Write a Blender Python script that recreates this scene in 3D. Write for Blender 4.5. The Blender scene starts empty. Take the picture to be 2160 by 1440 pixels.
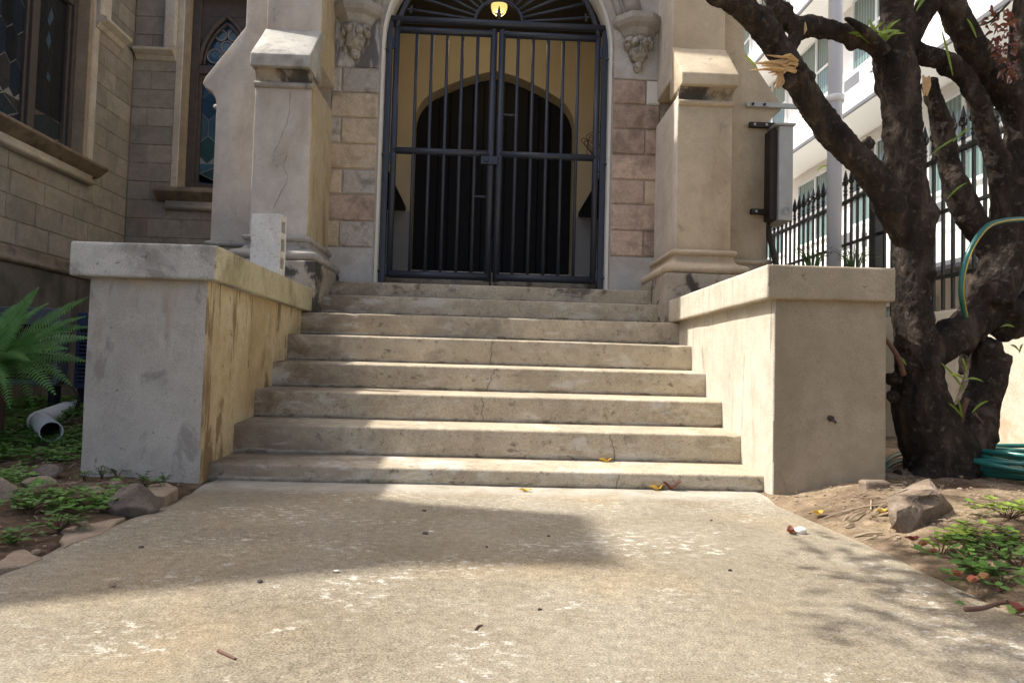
import bpy, bmesh, math, random
import numpy as np
from mathutils import Vector, noise, Matrix
random.seed(7)
sc = bpy.context.scene
COL = sc.collection
R = math.radians

# ---------------------------------------------------------------- camera
CAM = (-0.0341, -3.4461, 0.586)
PITCH, YAW, ROLL = 0.0409, -0.0385, 0.0274
FPX = 1440.0
FW = Vector((-math.sin(YAW)*math.cos(PITCH), math.cos(YAW)*math.cos(PITCH), math.sin(PITCH)))
_rt = Vector((math.cos(YAW), math.sin(YAW), 0)); _up = _rt.cross(FW)
RT = math.cos(ROLL)*_rt + math.sin(ROLL)*_up
UP = -math.sin(ROLL)*_rt + math.cos(ROLL)*_up
cam = bpy.data.cameras.new('camera'); cam.sensor_width = 36; cam.lens = 24.0
cam.clip_start = 0.05; cam.clip_end = 500
camo = bpy.data.objects.new('camera', cam); COL.objects.link(camo)
m = Matrix((RT, UP, -FW)).transposed().to_4x4(); m.translation = Vector(CAM)
camo.matrix_world = m
sc.camera = camo
# ---------------------------------------------------------------- sky, sun, exposure
SK, SD = 0.72, 0.145                                  # shadow run per metre of height, along +X and -Y
SUN = Vector((-SK, SD, 1.0)).normalized()
w = bpy.data.worlds.new('World'); sc.world = w; w.use_nodes = True
nt = w.node_tree; nt.nodes.clear()
sky = nt.nodes.new('ShaderNodeTexSky'); sky.sky_type = 'NISHITA'; sky.sun_disc = False
sky.sun_elevation = math.asin(SUN.z); sky.sun_rotation = math.atan2(SUN.x, SUN.y)
sky.air_density = 0.9; sky.dust_density = 5.0; sky.ozone_density = 0.5
bg = nt.nodes.new('ShaderNodeBackground'); bg.inputs[1].default_value = 0.15
out = nt.nodes.new('ShaderNodeOutputWorld')
nt.links.new(sky.outputs[0], bg.inputs[0]); nt.links.new(bg.outputs[0], out.inputs[0])
sl = bpy.data.lights.new('sun', 'SUN'); sl.energy = 4.3; sl.angle = R(0.55); sl.color = (1.0, 0.95, 0.86)
so = bpy.data.objects.new('sun', sl); COL.objects.link(so)
so.rotation_euler = (-SUN).to_track_quat('-Z', 'Y').to_euler(); so.location = (-20, 5, 25)
vs = sc.view_settings
vs.view_transform = 'Standard'; vs.look = 'None'; vs.exposure = 0.78; vs.gamma = 1.0; vs.use_curve_mapping = False

# ---------------------------------------------------------------- pixel -> place helpers (photo pixels 2160x1440)
def _ray(x, y): return FW + RT*((x-1080)/FPX) - UP*((y-720)/FPX)
def onY(x, y, Y):
    d = _ray(x, y); return Vector(CAM) + d*((Y-CAM[1])/d.y)
def onZ(x, y, Z=0.0):
    d = _ray(x, y); return Vector(CAM) + d*((Z-CAM[2])/d.z)
def pxm(P): return (Vector(P)-Vector(CAM)).dot(FW)/FPX   # metres per pixel there

# ---------------------------------------------------------------- object helpers
BASE = {}
def thing(name, label, cat, base=(0,0,0), group=None):
    o = bpy.data.objects.new(name, None); COL.objects.link(o); o.location = base
    o.empty_display_size = 0.1
    o['label'] = label; o['category'] = cat
    if group: o['group'] = group
    BASE[o] = Vector(base); return o
class MB:
    def __init__(s): s.v = []; s.f = []; s.mi = []; s.cur = 0
    def add(s, vs, fs):
        n = len(s.v); s.v += [tuple(p) for p in vs]; s.f += [tuple(i+n for i in f) for f in fs]; s.mi += [s.cur]*len(fs); return s
    def box(s, x0, x1, y0, y1, z0, z1):
        return s.add([(x0,y0,z0),(x1,y0,z0),(x1,y1,z0),(x0,y1,z0),(x0,y0,z1),(x1,y0,z1),(x1,y1,z1),(x0,y1,z1)],
            [(3,2,1,0),(4,5,6,7),(0,1,5,4),(1,2,6,5),(2,3,7,6),(3,0,4,7)])
    def tube(s, pts, rad, n=8, cap=True):
        pts = [Vector(p) for p in pts]; N = len(pts)
        if not hasattr(rad, '__len__'): rad = [rad]*N
        ref = None; rings = []
        for i, p in enumerate(pts):
            t = (pts[min(i+1,N-1)]-pts[max(i-1,0)])
            t = t.normalized() if t.length > 1e-9 else Vector((0,0,1))
            if ref is None:
                a = Vector((0,0,1)) if abs(t.z) < .9 else Vector((0,1,0)); ref = t.cross(a).normalized()
            u = (ref - t*ref.dot(t)); u = u.normalized(); ref = u; b = t.cross(u)
            rings.append([p + (u*math.cos(k*2*math.pi/n) + b*math.sin(k*2*math.pi/n))*rad[i] for k in range(n)])
        vs = [q for r in rings for q in r]; fs = []
        for i in range(N-1):
            for k in range(n):
                k2 = (k+1) % n; fs.append((i*n+k, i*n+k2, (i+1)*n+k2, (i+1)*n+k))
        if cap: fs += [tuple(reversed(range(n))), tuple(range((N-1)*n, N*n))]
        return s.add(vs, fs)
    def prism(s, poly, y0, y1):                     # poly of (x,z), extruded along Y
        n = len(poly); vs = [(x,y0,z) for x,z in poly] + [(x,y1,z) for x,z in poly]
        fs = [tuple(range(n)), tuple(reversed(range(n,2*n)))] + [(i,(i+n),((i+1)%n)+n,(i+1)%n) for i in range(n)]
        return s.add(vs, fs)
    def prismx(s, poly, x0, x1):                    # poly of (y,z), extruded along X
        n = len(poly); vs = [(x0,y,z) for y,z in poly] + [(x1,y,z) for y,z in poly]
        fs = [tuple(range(n)), tuple(reversed(range(n,2*n)))] + [(i,(i+n),((i+1)%n)+n,(i+1)%n) for i in range(n)]
        return s.add(vs, fs)
    def loft(s, x0, x1, y0, y1, prof, flip=False):   # prof of (offset,z): mouldings around front and two sides
        n = len(prof); vs = []; fs = []
        for o, z in prof: vs += [(x0-o,y1,z),(x0-o,y0-o,z),(x1+o,y0-o,z),(x1+o,y1,z)]
        for i in range(n-1):
            for k in range(3): fs.append((i*4+k, i*4+k+1, (i+1)*4+k+1, (i+1)*4+k))
        fs.append((3,2,1,0)); fs.append(tuple((n-1)*4+k for k in range(4)))
        return s.add(vs, fs)
    def lathe(s, prof, c, n=16):                    # prof of (r,z) around vertical axis at c
        vs = []; fs = []
        for r, z in prof:
            for k in range(n):
                a = 2*math.pi*k/n; vs.append((c[0]+r*math.cos(a), c[1]+r*math.sin(a), c[2]+z))
        for i in range(len(prof)-1):
            for k in range(n):
                k2 = (k+1) % n; fs.append((i*n+k, i*n+k2, (i+1)*n+k2, (i+1)*n+k))
        fs.append(tuple(reversed(range(n)))); fs.append(tuple((len(prof)-1)*n+k for k in range(n)))
        return s.add(vs, fs)
    def mesh(s, name, mats, off=(0,0,0), smooth=False):
        me = bpy.data.meshes.new(name); ox, oy, oz = off
        me.from_pydata([(x-ox,y-oy,z-oz) for x,y,z in s.v], [], s.f)
        for mm in (mats if isinstance(mats, (list,tuple)) else [mats]): me.materials.append(mm)
        if any(s.mi): me.polygons.foreach_set('material_index', s.mi)
        if smooth: me.polygons.foreach_set('use_smooth', [True]*len(me.polygons))
        me.update(); return me
def root_of(o):
    while o.parent: o = o.parent
    return o
def fixn(me):
    bm = bmesh.new(); bm.from_mesh(me); bmesh.ops.recalc_face_normals(bm, faces=bm.faces); bm.to_mesh(me); bm.free()
def part(name, mb, mats, parent, smooth=False, label=None, fix=True, stuff=False, loc=None):
    off = BASE[root_of(parent)]
    if loc is None:
        me = mb.mesh(name, mats, off, smooth)
        o = bpy.data.objects.new(name, me)
    else:
        me = mb.mesh(name, mats, loc, smooth); o = bpy.data.objects.new(name, me); o.location = Vector(loc)-off
    if fix: fixn(me)
    COL.objects.link(o); o.parent = parent
    if label: o['label'] = label
    if stuff: o['kind'] = 'stuff'
    return o
def share(name, me, parent, loc, rot=None):
    o = bpy.data.objects.new(name, me); COL.objects.link(o); o.parent = parent
    o.location = Vector(loc) - BASE[root_of(parent)]
    if rot: o.rotation_euler = rot
    return o
def single(name, mb, mats, label, cat, base, group=None, smooth=False, fix=True):
    me = mb.mesh(name, mats, base, smooth)
    if fix: fixn(me)
    o = bpy.data.objects.new(name, me); COL.objects.link(o); o.location = base
    o['label'] = label; o['category'] = cat
    if group: o['group'] = group
    return o
def struct(name, mb, mats, smooth=False, kind='structure', label=None):
    me = mb.mesh(name, mats, (0,0,0), smooth); o = bpy.data.objects.new(name, me); COL.objects.link(o); o['kind'] = kind
    if label: o['label'] = label
    return o
def bevelled(mb, w=0.006, seg=2, cuts=0, amp=0.0, fr=3.0, only=None):
    """rounds the sharp edges of a builder's mesh and roughens it a little"""
    me = mb.mesh('tmp', []); bm = bmesh.new(); bm.from_mesh(me); bpy.data.meshes.remove(me)
    bmesh.ops.recalc_face_normals(bm, faces=bm.faces)
    ed = [e for e in bm.edges if len(e.link_faces) == 2 and e.calc_face_angle() > R(25)]
    if w: bmesh.ops.bevel(bm, geom=ed, offset=w, segments=seg, profile=0.5, affect='EDGES')
    if cuts:
        le = [e for e in bm.edges if e.calc_length() > 0.05]
        bmesh.ops.subdivide_edges(bm, edges=le, cuts=cuts, use_grid_fill=True)
    if amp:
        for v in bm.verts:
            d = noise.noise_vector(v.co*fr)*amp + noise.noise_vector(v.co*fr*5)*amp*.35
            v.co += d
    o = MB(); bm.verts.ensure_lookup_table()
    o.v = [tuple(v.co) for v in bm.verts]; o.f = [tuple(v.index for v in f.verts) for f in bm.faces]
    o.mi = [0]*len(o.f); bm.free(); return o
def spline(pts, k=6):
    P = [Vector(p) for p in pts]; o = []
    for i in range(len(P)-1):
        a, b, c, d = P[max(i-1,0)], P[i], P[i+1], P[min(i+2,len(P)-1)]
        for j in range(k):
            t = j/k; o.append(0.5*((2*b)+(c-a)*t+(2*a-5*b+4*c-d)*t*t+(3*b-a-3*c+d)*t**3))
    o.append(P[-1]); return o
def lerp_list(v, k):
    o = []
    for i in range(len(v)-1):
        for j in range(k): o.append(v[i]+(v[i+1]-v[i])*j/k)
    o.append(v[-1]); return o
def ss(a, b, x):
    t = max(0., min(1., (x-a)/(b-a))); return t*t*(3-2*t)

# ---------------------------------------------------------------- materials
class NT:
    def __init__(s, name):
        s.m = bpy.data.materials.new(name); s.m.use_nodes = True; s.t = s.m.node_tree
        s.b = s.t.nodes['Principled BSDF']; s.geo = s.t.nodes.new('ShaderNodeNewGeometry')
        s.pos = s.geo.outputs['Position']
    def n(s, ty, **kw):
        x = s.t.nodes.new('ShaderNode'+ty)
        for k, v in kw.items(): setattr(x, k, v)
        return x
    def l(s, a, b): s.t.links.new(a, b)
    def vec(s, scale, off=(0,0,0)):
        mp = s.n('Mapping'); mp.inputs['Scale'].default_value = scale; mp.inputs['Location'].default_value = off; s.l(s.pos, mp.inputs[0]); return mp.outputs[0]
    def noise(s, scale=5, detail=4, rough=.55, stretch=(1,1,1), off=(0,0,0), dist=0):
        x = s.n('TexNoise'); x.inputs['Scale'].default_value = scale; x.inputs['Detail'].default_value = detail
        x.inputs['Roughness'].default_value = rough; x.inputs['Distortion'].default_value = dist
        s.l(s.vec(stretch, off), x.inputs['Vector']); return x.outputs['Fac']
    def ramp(s, fac, stops):
        x = s.n('ValToRGB'); e = x.color_ramp.elements
        while len(e) < len(stops): e.new(.5)
        for el, (p, c) in zip(e, stops):
            el.position = p; el.color = (*c, 1) if hasattr(c, '__len__') else (c, c, c, 1)
        s.l(fac, x.inputs[0]); return x.outputs[0]
    def mix(s, fac, a, b, mode='MIX'):
        x = s.n('MixRGB', blend_type=mode)
        for i, q in ((0, fac), (1, a), (2, b)):
            if hasattr(q, 'is_output'): s.l(q, x.inputs[i])
            elif hasattr(q, '__len__'): x.inputs[i].default_value = (*q, 1)
            else: x.inputs[i].default_value = q
        return x.outputs[0]
    def math(s, op, a, b=0.0):
        x = s.n('Math', operation=op)
        for i, q in ((0, a), (1, b)):
            if hasattr(q, 'is_output'): s.l(q, x.inputs[i])
            else: x.inputs[i].default_value = q
        return x.outputs[0]
    def axis(s, ax, a, b):                         # 0..1 as the world coordinate runs from a to b
        sp = s.n('SeparateXYZ'); s.l(s.pos, sp.inputs[0])
        r = s.n('MapRange'); r.clamp = True; r.inputs[1].default_value = a; r.inputs[2].default_value = b
        s.l(sp.outputs['XYZ'.index(ax)], r.inputs[0]); return r.outputs[0]
    def bump(s, h, strength=.5, dist=.01):
        x = s.n('Bump'); x.inputs['Strength'].default_value = strength; x.inputs['Distance'].default_value = dist
        s.l(h, x.inputs['Height'])
        prev = s.b.inputs['Normal'].links
        if prev: s.l(prev[0].from_socket, x.inputs['Normal'])
        s.l(x.outputs[0], s.b.inputs['Normal'])
    def col(s, c):
        if hasattr(c, 'is_output'): s.l(c, s.b.inputs['Base Color'])
        else: s.b.inputs['Base Color'].default_value = (*c, 1)
    def rnd(s): return s.n('ObjectInfo').outputs['Random']
    def done(s, rough=.8, metal=0, spec=.3):
        s.b.inputs['Roughness'].default_value = rough; s.b.inputs['Metallic'].default_value = metal
        s.b.inputs['Specular IOR Level'].default_value = spec; return s.m
def plain(name, c, rough=.6, metal=0, spec=.4, var=.15, scale=6, bump=0, bscale=40):
    t = NT(name); f = t.noise(scale, 5)
    t.col(t.mix(f, [x*(1-var) for x in c], [min(1, x*(1+var)) for x in c]))
    if bump: t.bump(t.noise(bscale, 4), bump, .004)
    return t.done(rough, metal, spec)
def masonry(name, a, b, layers=(), scale=2.5, bump=.5, grain=120, rough=.88, rand=0.0, gs=.55):
    """weathered cement or stone: two tones, fine grain, then stain layers (scale, stretch, lo, hi, colour, amount[, (axis,a,b)])"""
    t = NT(name)
    c = t.ramp(t.noise(scale, 6, .66, dist=.3), [(.36, a), (.64, b)])
    c = t.mix(t.math('MULTIPLY', t.ramp(t.noise(scale*4.3, 5, .7, off=(2,5,1)), [(.44,0.),(.62,1.)]), .30), c, [x*.70 for x in a])
    g = t.noise(grain, 3, .6)
    c = t.mix(gs, c, t.ramp(g, [(.28, .28), (.72, .74)]), 'OVERLAY')
    for i, L in enumerate(layers):
        sc_, st, lo, hi, colr, amt = L[:6]
        mk = t.ramp(t.noise(sc_, 5, .66, st, (i*3.7, i*1.3, i*2.1), .4), [(lo, 0.0), (hi, 1.0)])
        k = t.math('MULTIPLY', mk, amt)
        for ax in L[6:]: k = t.math('MULTIPLY', k, t.axis(*ax))
        c = t.mix(k, c, colr)
    if rand:
        hs = t.n('HueSaturation'); r = t.rnd()
        v = t.n('MapRange'); v.inputs[3].default_value = 1-rand; v.inputs[4].default_value = 1+rand; t.l(r, v.inputs[0])
        t.l(v.outputs[0], hs.inputs['Value']); t.l(c, hs.inputs['Color']); c = hs.outputs[0]
    t.col(c)
    t.bump(t.noise(grain*.8, 5, .7), bump, .004); t.bump(t.noise(14, 5), bump*.35, .010)
    return t.done(rough, 0, .25)
GREY = (.30,.285,.26); WARM = (.40,.345,.26)
M = {}
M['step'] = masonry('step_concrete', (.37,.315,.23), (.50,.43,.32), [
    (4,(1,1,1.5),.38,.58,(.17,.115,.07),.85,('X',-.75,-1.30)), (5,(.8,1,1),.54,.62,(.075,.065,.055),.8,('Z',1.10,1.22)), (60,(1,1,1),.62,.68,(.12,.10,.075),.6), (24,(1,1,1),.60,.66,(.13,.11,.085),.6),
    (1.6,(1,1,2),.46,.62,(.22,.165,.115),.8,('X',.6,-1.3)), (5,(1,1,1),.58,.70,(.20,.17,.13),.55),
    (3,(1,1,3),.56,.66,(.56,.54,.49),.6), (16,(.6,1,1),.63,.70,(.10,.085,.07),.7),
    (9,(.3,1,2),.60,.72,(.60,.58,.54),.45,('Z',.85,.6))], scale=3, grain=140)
M['pier'] = masonry('pier_cement', (.36,.33,.285), (.45,.415,.36), [
    (2.2,(1.2,1.2,.35),.55,.72,(.25,.21,.16),.7), (26,(1,1,1),.66,.70,(.07,.06,.05),.9), (9,(1,1,.5),.56,.66,(.20,.18,.155),.6), (3.4,(1.6,1,.3),.58,.68,(.26,.19,.115),.7,('Z',.35,.95)),
    (4,(1,1,1),.55,.7,(.47,.38,.25),.55,('Z',.8,.96))], scale=1.8, grain=190)
M['ochre'] = masonry('pier_ochre_stain', (.44,.345,.195), (.56,.47,.31), [
    (2.2,(1,1,.45),.50,.66,(.33,.235,.115),.6), (3.0,(1,1.3,.40),.55,.61,(.165,.10,.05),.85,('Z',.80,.45)), (5,(1,1.3,.30),.58,.64,(.17,.105,.05),.8),
    (11,(1,1.5,.13),.56,.63,(.07,.05,.03),.85,('Z',.62,.95)), (22,(1,1,.6),.64,.69,(.08,.055,.035),.85), (6,(1,1,1),.56,.66,(.52,.47,.37),.6,('Z',.45,.05))], scale=3, grain=150)
M['step_grime'] = masonry('step_joint_grime', (.31,.275,.215), (.43,.38,.30), [
    (30,(.5,1,1),.53,.64,(.10,.085,.065),.75), (7,(.6,1,1),.50,.62,(.48,.46,.42),.7)], scale=6, grain=160)
M['pier_r'] = masonry('pier_cement_bounce', (.265,.22,.155), (.34,.285,.205), [
    (2,(1.2,1.2,.4),.54,.72,(.20,.16,.105),.7), (14,(1,1,1),.66,.74,(.12,.10,.08),.7), (5,(1,1,.5),.6,.7,(.40,.36,.29),.5)], scale=1.8, grain=190)  # right pier cement with warm bounced light painted in as tan
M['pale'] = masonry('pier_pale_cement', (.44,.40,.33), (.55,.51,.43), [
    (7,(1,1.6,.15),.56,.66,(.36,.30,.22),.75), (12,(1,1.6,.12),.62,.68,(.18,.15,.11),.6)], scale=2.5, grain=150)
M['cop'] = masonry('coping_cement', (.37,.355,.32), (.50,.48,.43), [
    (3,(1,1,1),.50,.62,(.20,.19,.16),.75), (30,(1,1,1),.62,.68,(.10,.09,.075),.7), (2.2,(1,1,1),.55,.68,(.60,.59,.56),.55)], scale=2, grain=160)
M['cop_moss'] = masonry('coping_lichen', (.42,.37,.23), (.50,.46,.32), [
    (3,(1,1,1),.48,.64,(.25,.225,.13),.75), (16,(1,1,.5),.60,.68,(.11,.10,.07),.7)], scale=2.5, grain=160)
M['cop_r'] = masonry('coping_cement_bounce', (.26,.22,.155), (.34,.29,.215), [
    (4,(1,1,.6),.52,.68,(.26,.21,.14),.7), (18,(1,1,1),.64,.70,(.10,.085,.06),.6)], scale=2.2, grain=160)  # right coping, tinted with the same painted warm bounce as its pier
M['render'] = masonry('buttress_render', (.50,.45,.39), (.62,.565,.50), [
    (1.8,(1,1,.45),.52,.72,(.28,.22,.16),.6), (1.4,(1,1,.6),.55,.72,(.40,.275,.19),.45), (6,(1,1,.4),.63,.72,(.13,.115,.10),.65)], scale=1.6, grain=170, bump=.35)
M['render_dark'] = masonry('plinth_render', (.31,.27,.22), (.42,.37,.30), [
    (3.2,(1,1,1),.47,.55,(.045,.042,.04),.92), (2,(1,1,.4),.55,.7,(.46,.36,.22),.5)], scale=2, grain=150)
M['render_r'] = masonry('buttress_render_bounce', (.46,.38,.275), (.57,.485,.36), [
    (1.8,(1,1,.45),.54,.72,(.31,.225,.135),.55), (7,(1,1,.4),.64,.72,(.14,.12,.10),.6)], scale=1.6, grain=170, bump=.35)  # same render as the left buttress, warm bounce light painted in as tan
M['ochre_side'] = masonry('buttress_ochre_side', (.46,.37,.22), (.56,.48,.34), [
    (5,(1,1,.18),.52,.66,(.26,.17,.09),.8)], scale=2, grain=150)
M['roll'] = masonry('moulding_grey', (.30,.28,.25), (.41,.38,.34), [(5,(1,1,1),.55,.68,(.13,.12,.11),.7)], scale=3, grain=150, bump=.3)
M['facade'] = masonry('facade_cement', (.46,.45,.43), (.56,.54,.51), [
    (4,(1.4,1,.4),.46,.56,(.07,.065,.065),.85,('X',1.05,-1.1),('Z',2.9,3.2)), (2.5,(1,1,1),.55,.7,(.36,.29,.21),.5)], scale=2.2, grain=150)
M['mortar'] = masonry('mortar', (.42,.39,.34), (.52,.48,.42), [(5,(1,1,.5),.55,.68,(.20,.17,.14),.7)], scale=3, grain=150)
M['b_pink'] = masonry('sandstone_pink', (.42,.315,.25), (.53,.41,.33), [(5,(1,1,1),.46,.66,(.19,.14,.11),.75), (9,(1,1,1),.6,.68,(.50,.45,.38),.5)], scale=6, grain=140, rand=.16)
M['b_tan'] = masonry('sandstone_tan', (.46,.37,.26), (.56,.47,.35), [(5,(1,1,1),.46,.66,(.24,.18,.125),.7), (3,(1,1,1),.55,.66,(.46,.44,.41),.55)], scale=6, grain=140, rand=.14)
M['b_grey'] = masonry('sandstone_grey', (.42,.385,.34), (.53,.49,.44), [(6,(1,1,1),.47,.66,(.16,.14,.12),.75), (3,(1,1,1),.58,.7,(.44,.34,.25),.5)], scale=6, grain=140, rand=.14)
M['b_wing'] = masonry('wing_ashlar', (.185,.175,.166), (.26,.246,.23), [(4,(1,1,.7),.56,.70,(.12,.105,.09),.6), (2,(1,1,1),.55,.7,(.29,.225,.16),.4)], scale=3, grain=130, rand=.13, bump=.35)
M['wing_mortar'] = masonry('wing_mortar', (.215,.18,.14), (.28,.235,.185), scale=3, grain=130)
M['wing_plinth'] = masonry('wing_plinth_dark', (.085,.08,.075), (.15,.14,.13), [(2.4,(1,1,.35),.5,.66,(.04,.038,.036),.8)], scale=2, grain=120)
M['wing_string'] = masonry('wing_string_course', (.17,.15,.13), (.24,.215,.19), [(4,(1,1,1),.5,.64,(.07,.065,.06),.8)], scale=3, grain=120)
M['surround'] = masonry('window_surround', (.33,.31,.28), (.43,.405,.365), [(4,(1,1,.5),.57,.7,(.24,.20,.16),.55)], scale=2.5, grain=140, bump=.3)
M['sill'] = masonry('sill_weathered', (.13,.105,.08), (.20,.165,.13), [(5,(1,1,1),.5,.64,(.06,.05,.04),.7)], scale=3, grain=140)
M['carve'] = masonry('carved_stone', (.33,.305,.265), (.46,.43,.38), [(16,(1,1,1),.50,.60,(.12,.105,.09),.75)], scale=8, grain=160, bump=.5)
M['reveal'] = plain('reveal_whitewash', (.66,.65,.60), .85, var=.12, scale=4, bump=.25)
M['cream'] = plain('porch_cream_paint', (.76,.66,.47), .8, var=.08, scale=2, bump=.2, bscale=20)
M['dado'] = plain('porch_grey_paint', (.46,.46,.46), .7, var=.06, scale=2)
M['ceil'] = plain('porch_dark_ceiling', (.03,.026,.022), .8)
M['door'] = plain('door_dark_wood', (.010,.011,.014), .55, var=.5, scale=9, spec=.25)
M['iron'] = plain('gate_iron_paint', (.030,.037,.055), .42, var=.25, scale=14, spec=.5, bump=.15)
M['fence'] = plain('fence_black_paint', (.012,.014,.016), .38, var=.3, scale=10, spec=.5)
M['wood_brown'] = plain('window_frame_brown', (.050,.042,.042), .7, var=.5, scale=18, bump=.4)
M['lead'] = plain('lead_came', (.15,.16,.175), .6, var=.3, scale=20)
M['white'] = plain('white_wall_paint', (.80,.80,.78), .6, var=.04, scale=1.2)
M['whiteframe'] = plain('white_window_frame', (.72,.74,.74), .5, var=.05)
M['pvc'] = plain('grey_pvc', (.82,.84,.85), .35, var=.07, scale=12, spec=.5)
M['pipe'] = plain('painted_drainpipe', (.60,.63,.70), .35, var=.05, scale=5, spec=.5)
M['galv'] = plain('galvanised_sheet', (.44,.45,.44), .5, .25, var=.25, scale=9, bump=.15)
M['steel_dark'] = plain('dark_steel_bracket', (.045,.035,.032), .6, .3, var=.3)
M['block'] = masonry('concrete_block_grey', (.60,.58,.53), (.72,.70,.65), [(30,(1,1,1),.58,.66,(.30,.29,.27),.7)], scale=8, grain=220, bump=.9)
M['retain'] = masonry('retaining_wall_render', (.60,.54,.43), (.70,.64,.53), [(2.5,(1,1,1),.52,.62,(.50,.385,.25),.8,('Z',.75,.45)), (9,(1,1,1),.6,.7,(.66,.61,.52),.6)], scale=2.2, grain=120)
M['gap_black'] = plain('dark_gap_black', (.012,.011,.010), .7, var=.4, scale=9)  # paints the darkness of the gap behind the right stair wall
M['ac'] = plain('ac_casing', (.13,.135,.145), .5, var=.1)
M['ac_blue'] = plain('ac_casing_blue', (.03,.045,.09), .5, var=.1)
M['void'] = plain('ac_dark_interior', (.01,.01,.01), .9)
def bark():
    t = NT('tree_bark'); c = t.ramp(t.noise(7, 8, .65, (1,1,.5), dist=.6), [(.34,(.012,.009,.007)),(.52,(.040,.029,.022)),(.68,(.11,.082,.062))])
    c = t.mix(t.math('MULTIPLY', t.ramp(t.noise(26, 5, .7), [(.56,0.),(.66,1.)]), .65), c, (.15,.125,.10)); t.col(c)
    t.bump(t.noise(38, 6, .75, (1,1,.45), dist=.8), 1.0, .022); t.bump(t.noise(12, 5, .65, (1,1,.5), dist=1.2), 1.0, .05); return t.done(.85, 0, .25)
M['bark'] = bark()
M['splinter'] = plain('splintered_pale_wood', (.50,.34,.17), .75, var=.4, scale=60)
def leafm(name, a, b, rough=.5, trans=.25):
    t = NT(name); c = t.ramp(t.noise(9, 3), [(.3, a), (.7, b)])
    hs = t.n('HueSaturation'); v = t.n('MapRange'); v.inputs[3].default_value = .75; v.inputs[4].default_value = 1.25
    wn = t.n('TexWhiteNoise'); wn.noise_dimensions = '3D'; t.l(t.vec((6,6,6)), wn.inputs[0]); t.l(t.noise(40, 1), v.inputs[0])
    t.l(v.outputs[0], hs.inputs['Value']); t.l(c, hs.inputs['Color']); t.col(hs.outputs[0])
    t.b.inputs['Roughness'].default_value = rough
    tr = t.n('BsdfTranslucent'); t.l(hs.outputs[0], tr.inputs[0]); mx = t.n('MixShader'); mx.inputs[0].default_value = trans
    o = [n for n in t.t.nodes if n.type == 'OUTPUT_MATERIAL'][0]
    t.l(t.b.outputs[0], mx.inputs[1]); t.l(tr.outputs[0], mx.inputs[2]); t.l(mx.outputs[0], o.inputs[0]); return t.m
M['leaf'] = leafm('leaf_green', (.045,.11,.018), (.11,.22,.035))
M['leaf_lt'] = leafm('leaf_light_green', (.13,.24,.03), (.28,.36,.05))
M['fern'] = leafm('fern_green', (.10,.25,.06), (.21,.40,.11))
M['cover'] = leafm('ground_cover_green', (.06,.16,.025), (.15,.30,.05))
M['leaf_dk'] = leafm('leaf_dark', (.020,.050,.012), (.05,.10,.02))
M['leaf_y'] = leafm('dry_leaf_yellow', (.52,.30,.03), (.60,.42,.08))
M['leaf_r'] = leafm('dry_leaf_red', (.11,.022,.016), (.19,.055,.026))
M['copper'] = leafm('copper_leaf', (.075,.020,.014), (.20,.055,.022), .25, .2)
M['leaf_b'] = leafm('dry_leaf_brown', (.20,.085,.035), (.32,.17,.075))
M['twig'] = plain('twig_brown', (.12,.065,.045), .8, var=.4, scale=40)
M['straw'] = plain('dry_straw', (.30,.24,.16), .85, var=.4, scale=30)
M['rock'] = masonry('field_rock', (.10,.08,.066), (.19,.155,.125), [(4,(1,1,1),.55,.66,(.30,.25,.19),.6), (9,(1,1,1),.6,.7,(.09,.075,.065),.7)], scale=7, grain=110, bump=.8)
M['rock_red'] = masonry('red_brown_rock', (.14,.105,.075), (.25,.195,.145), [(6,(1,1,1),.55,.66,(.30,.245,.20),.55), (8,(1,1,1),.6,.7,(.10,.07,.06),.6)], scale=6, grain=110, bump=.8)
M['flag'] = masonry('flagstone', (.23,.175,.125), (.33,.26,.19), [(6,(1,1,1),.56,.68,(.13,.095,.07),.6)], scale=4, grain=140)
M['pebble'] = plain('dark_pebble', (.07,.055,.05), .8, var=.4, scale=50, bump=.4)
M['chalk'] = plain('pale_pebble', (.66,.62,.56), .85, var=.2, scale=60, bump=.5)
def soil():
    t = NT('garden_soil'); c = t.ramp(t.noise(5, 8, .65), [(.3,(.055,.036,.025)),(.5,(.12,.082,.056)),(.72,(.26,.19,.135))])
    d = t.math('MULTIPLY', t.ramp(t.noise(2.2, 6), [(.36,0.),(.52,1.)]), t.axis('X', 1.0, 1.5))
    c = t.mix(d, c, t.ramp(t.noise(18, 5), [(.3,(.21,.155,.10)),(.7,(.36,.28,.19))]))
    c = t.mix(.6, c, t.ramp(t.noise(120, 3), [(.3,.3),(.7,.7)]), 'OVERLAY'); t.col(c)
    t.bump(t.noise(60, 6, .7), 1.0, .012); t.bump(t.noise(16, 5), .8, .03); return t.done(.95, 0, .1)
M['soil'] = soil()
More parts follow.
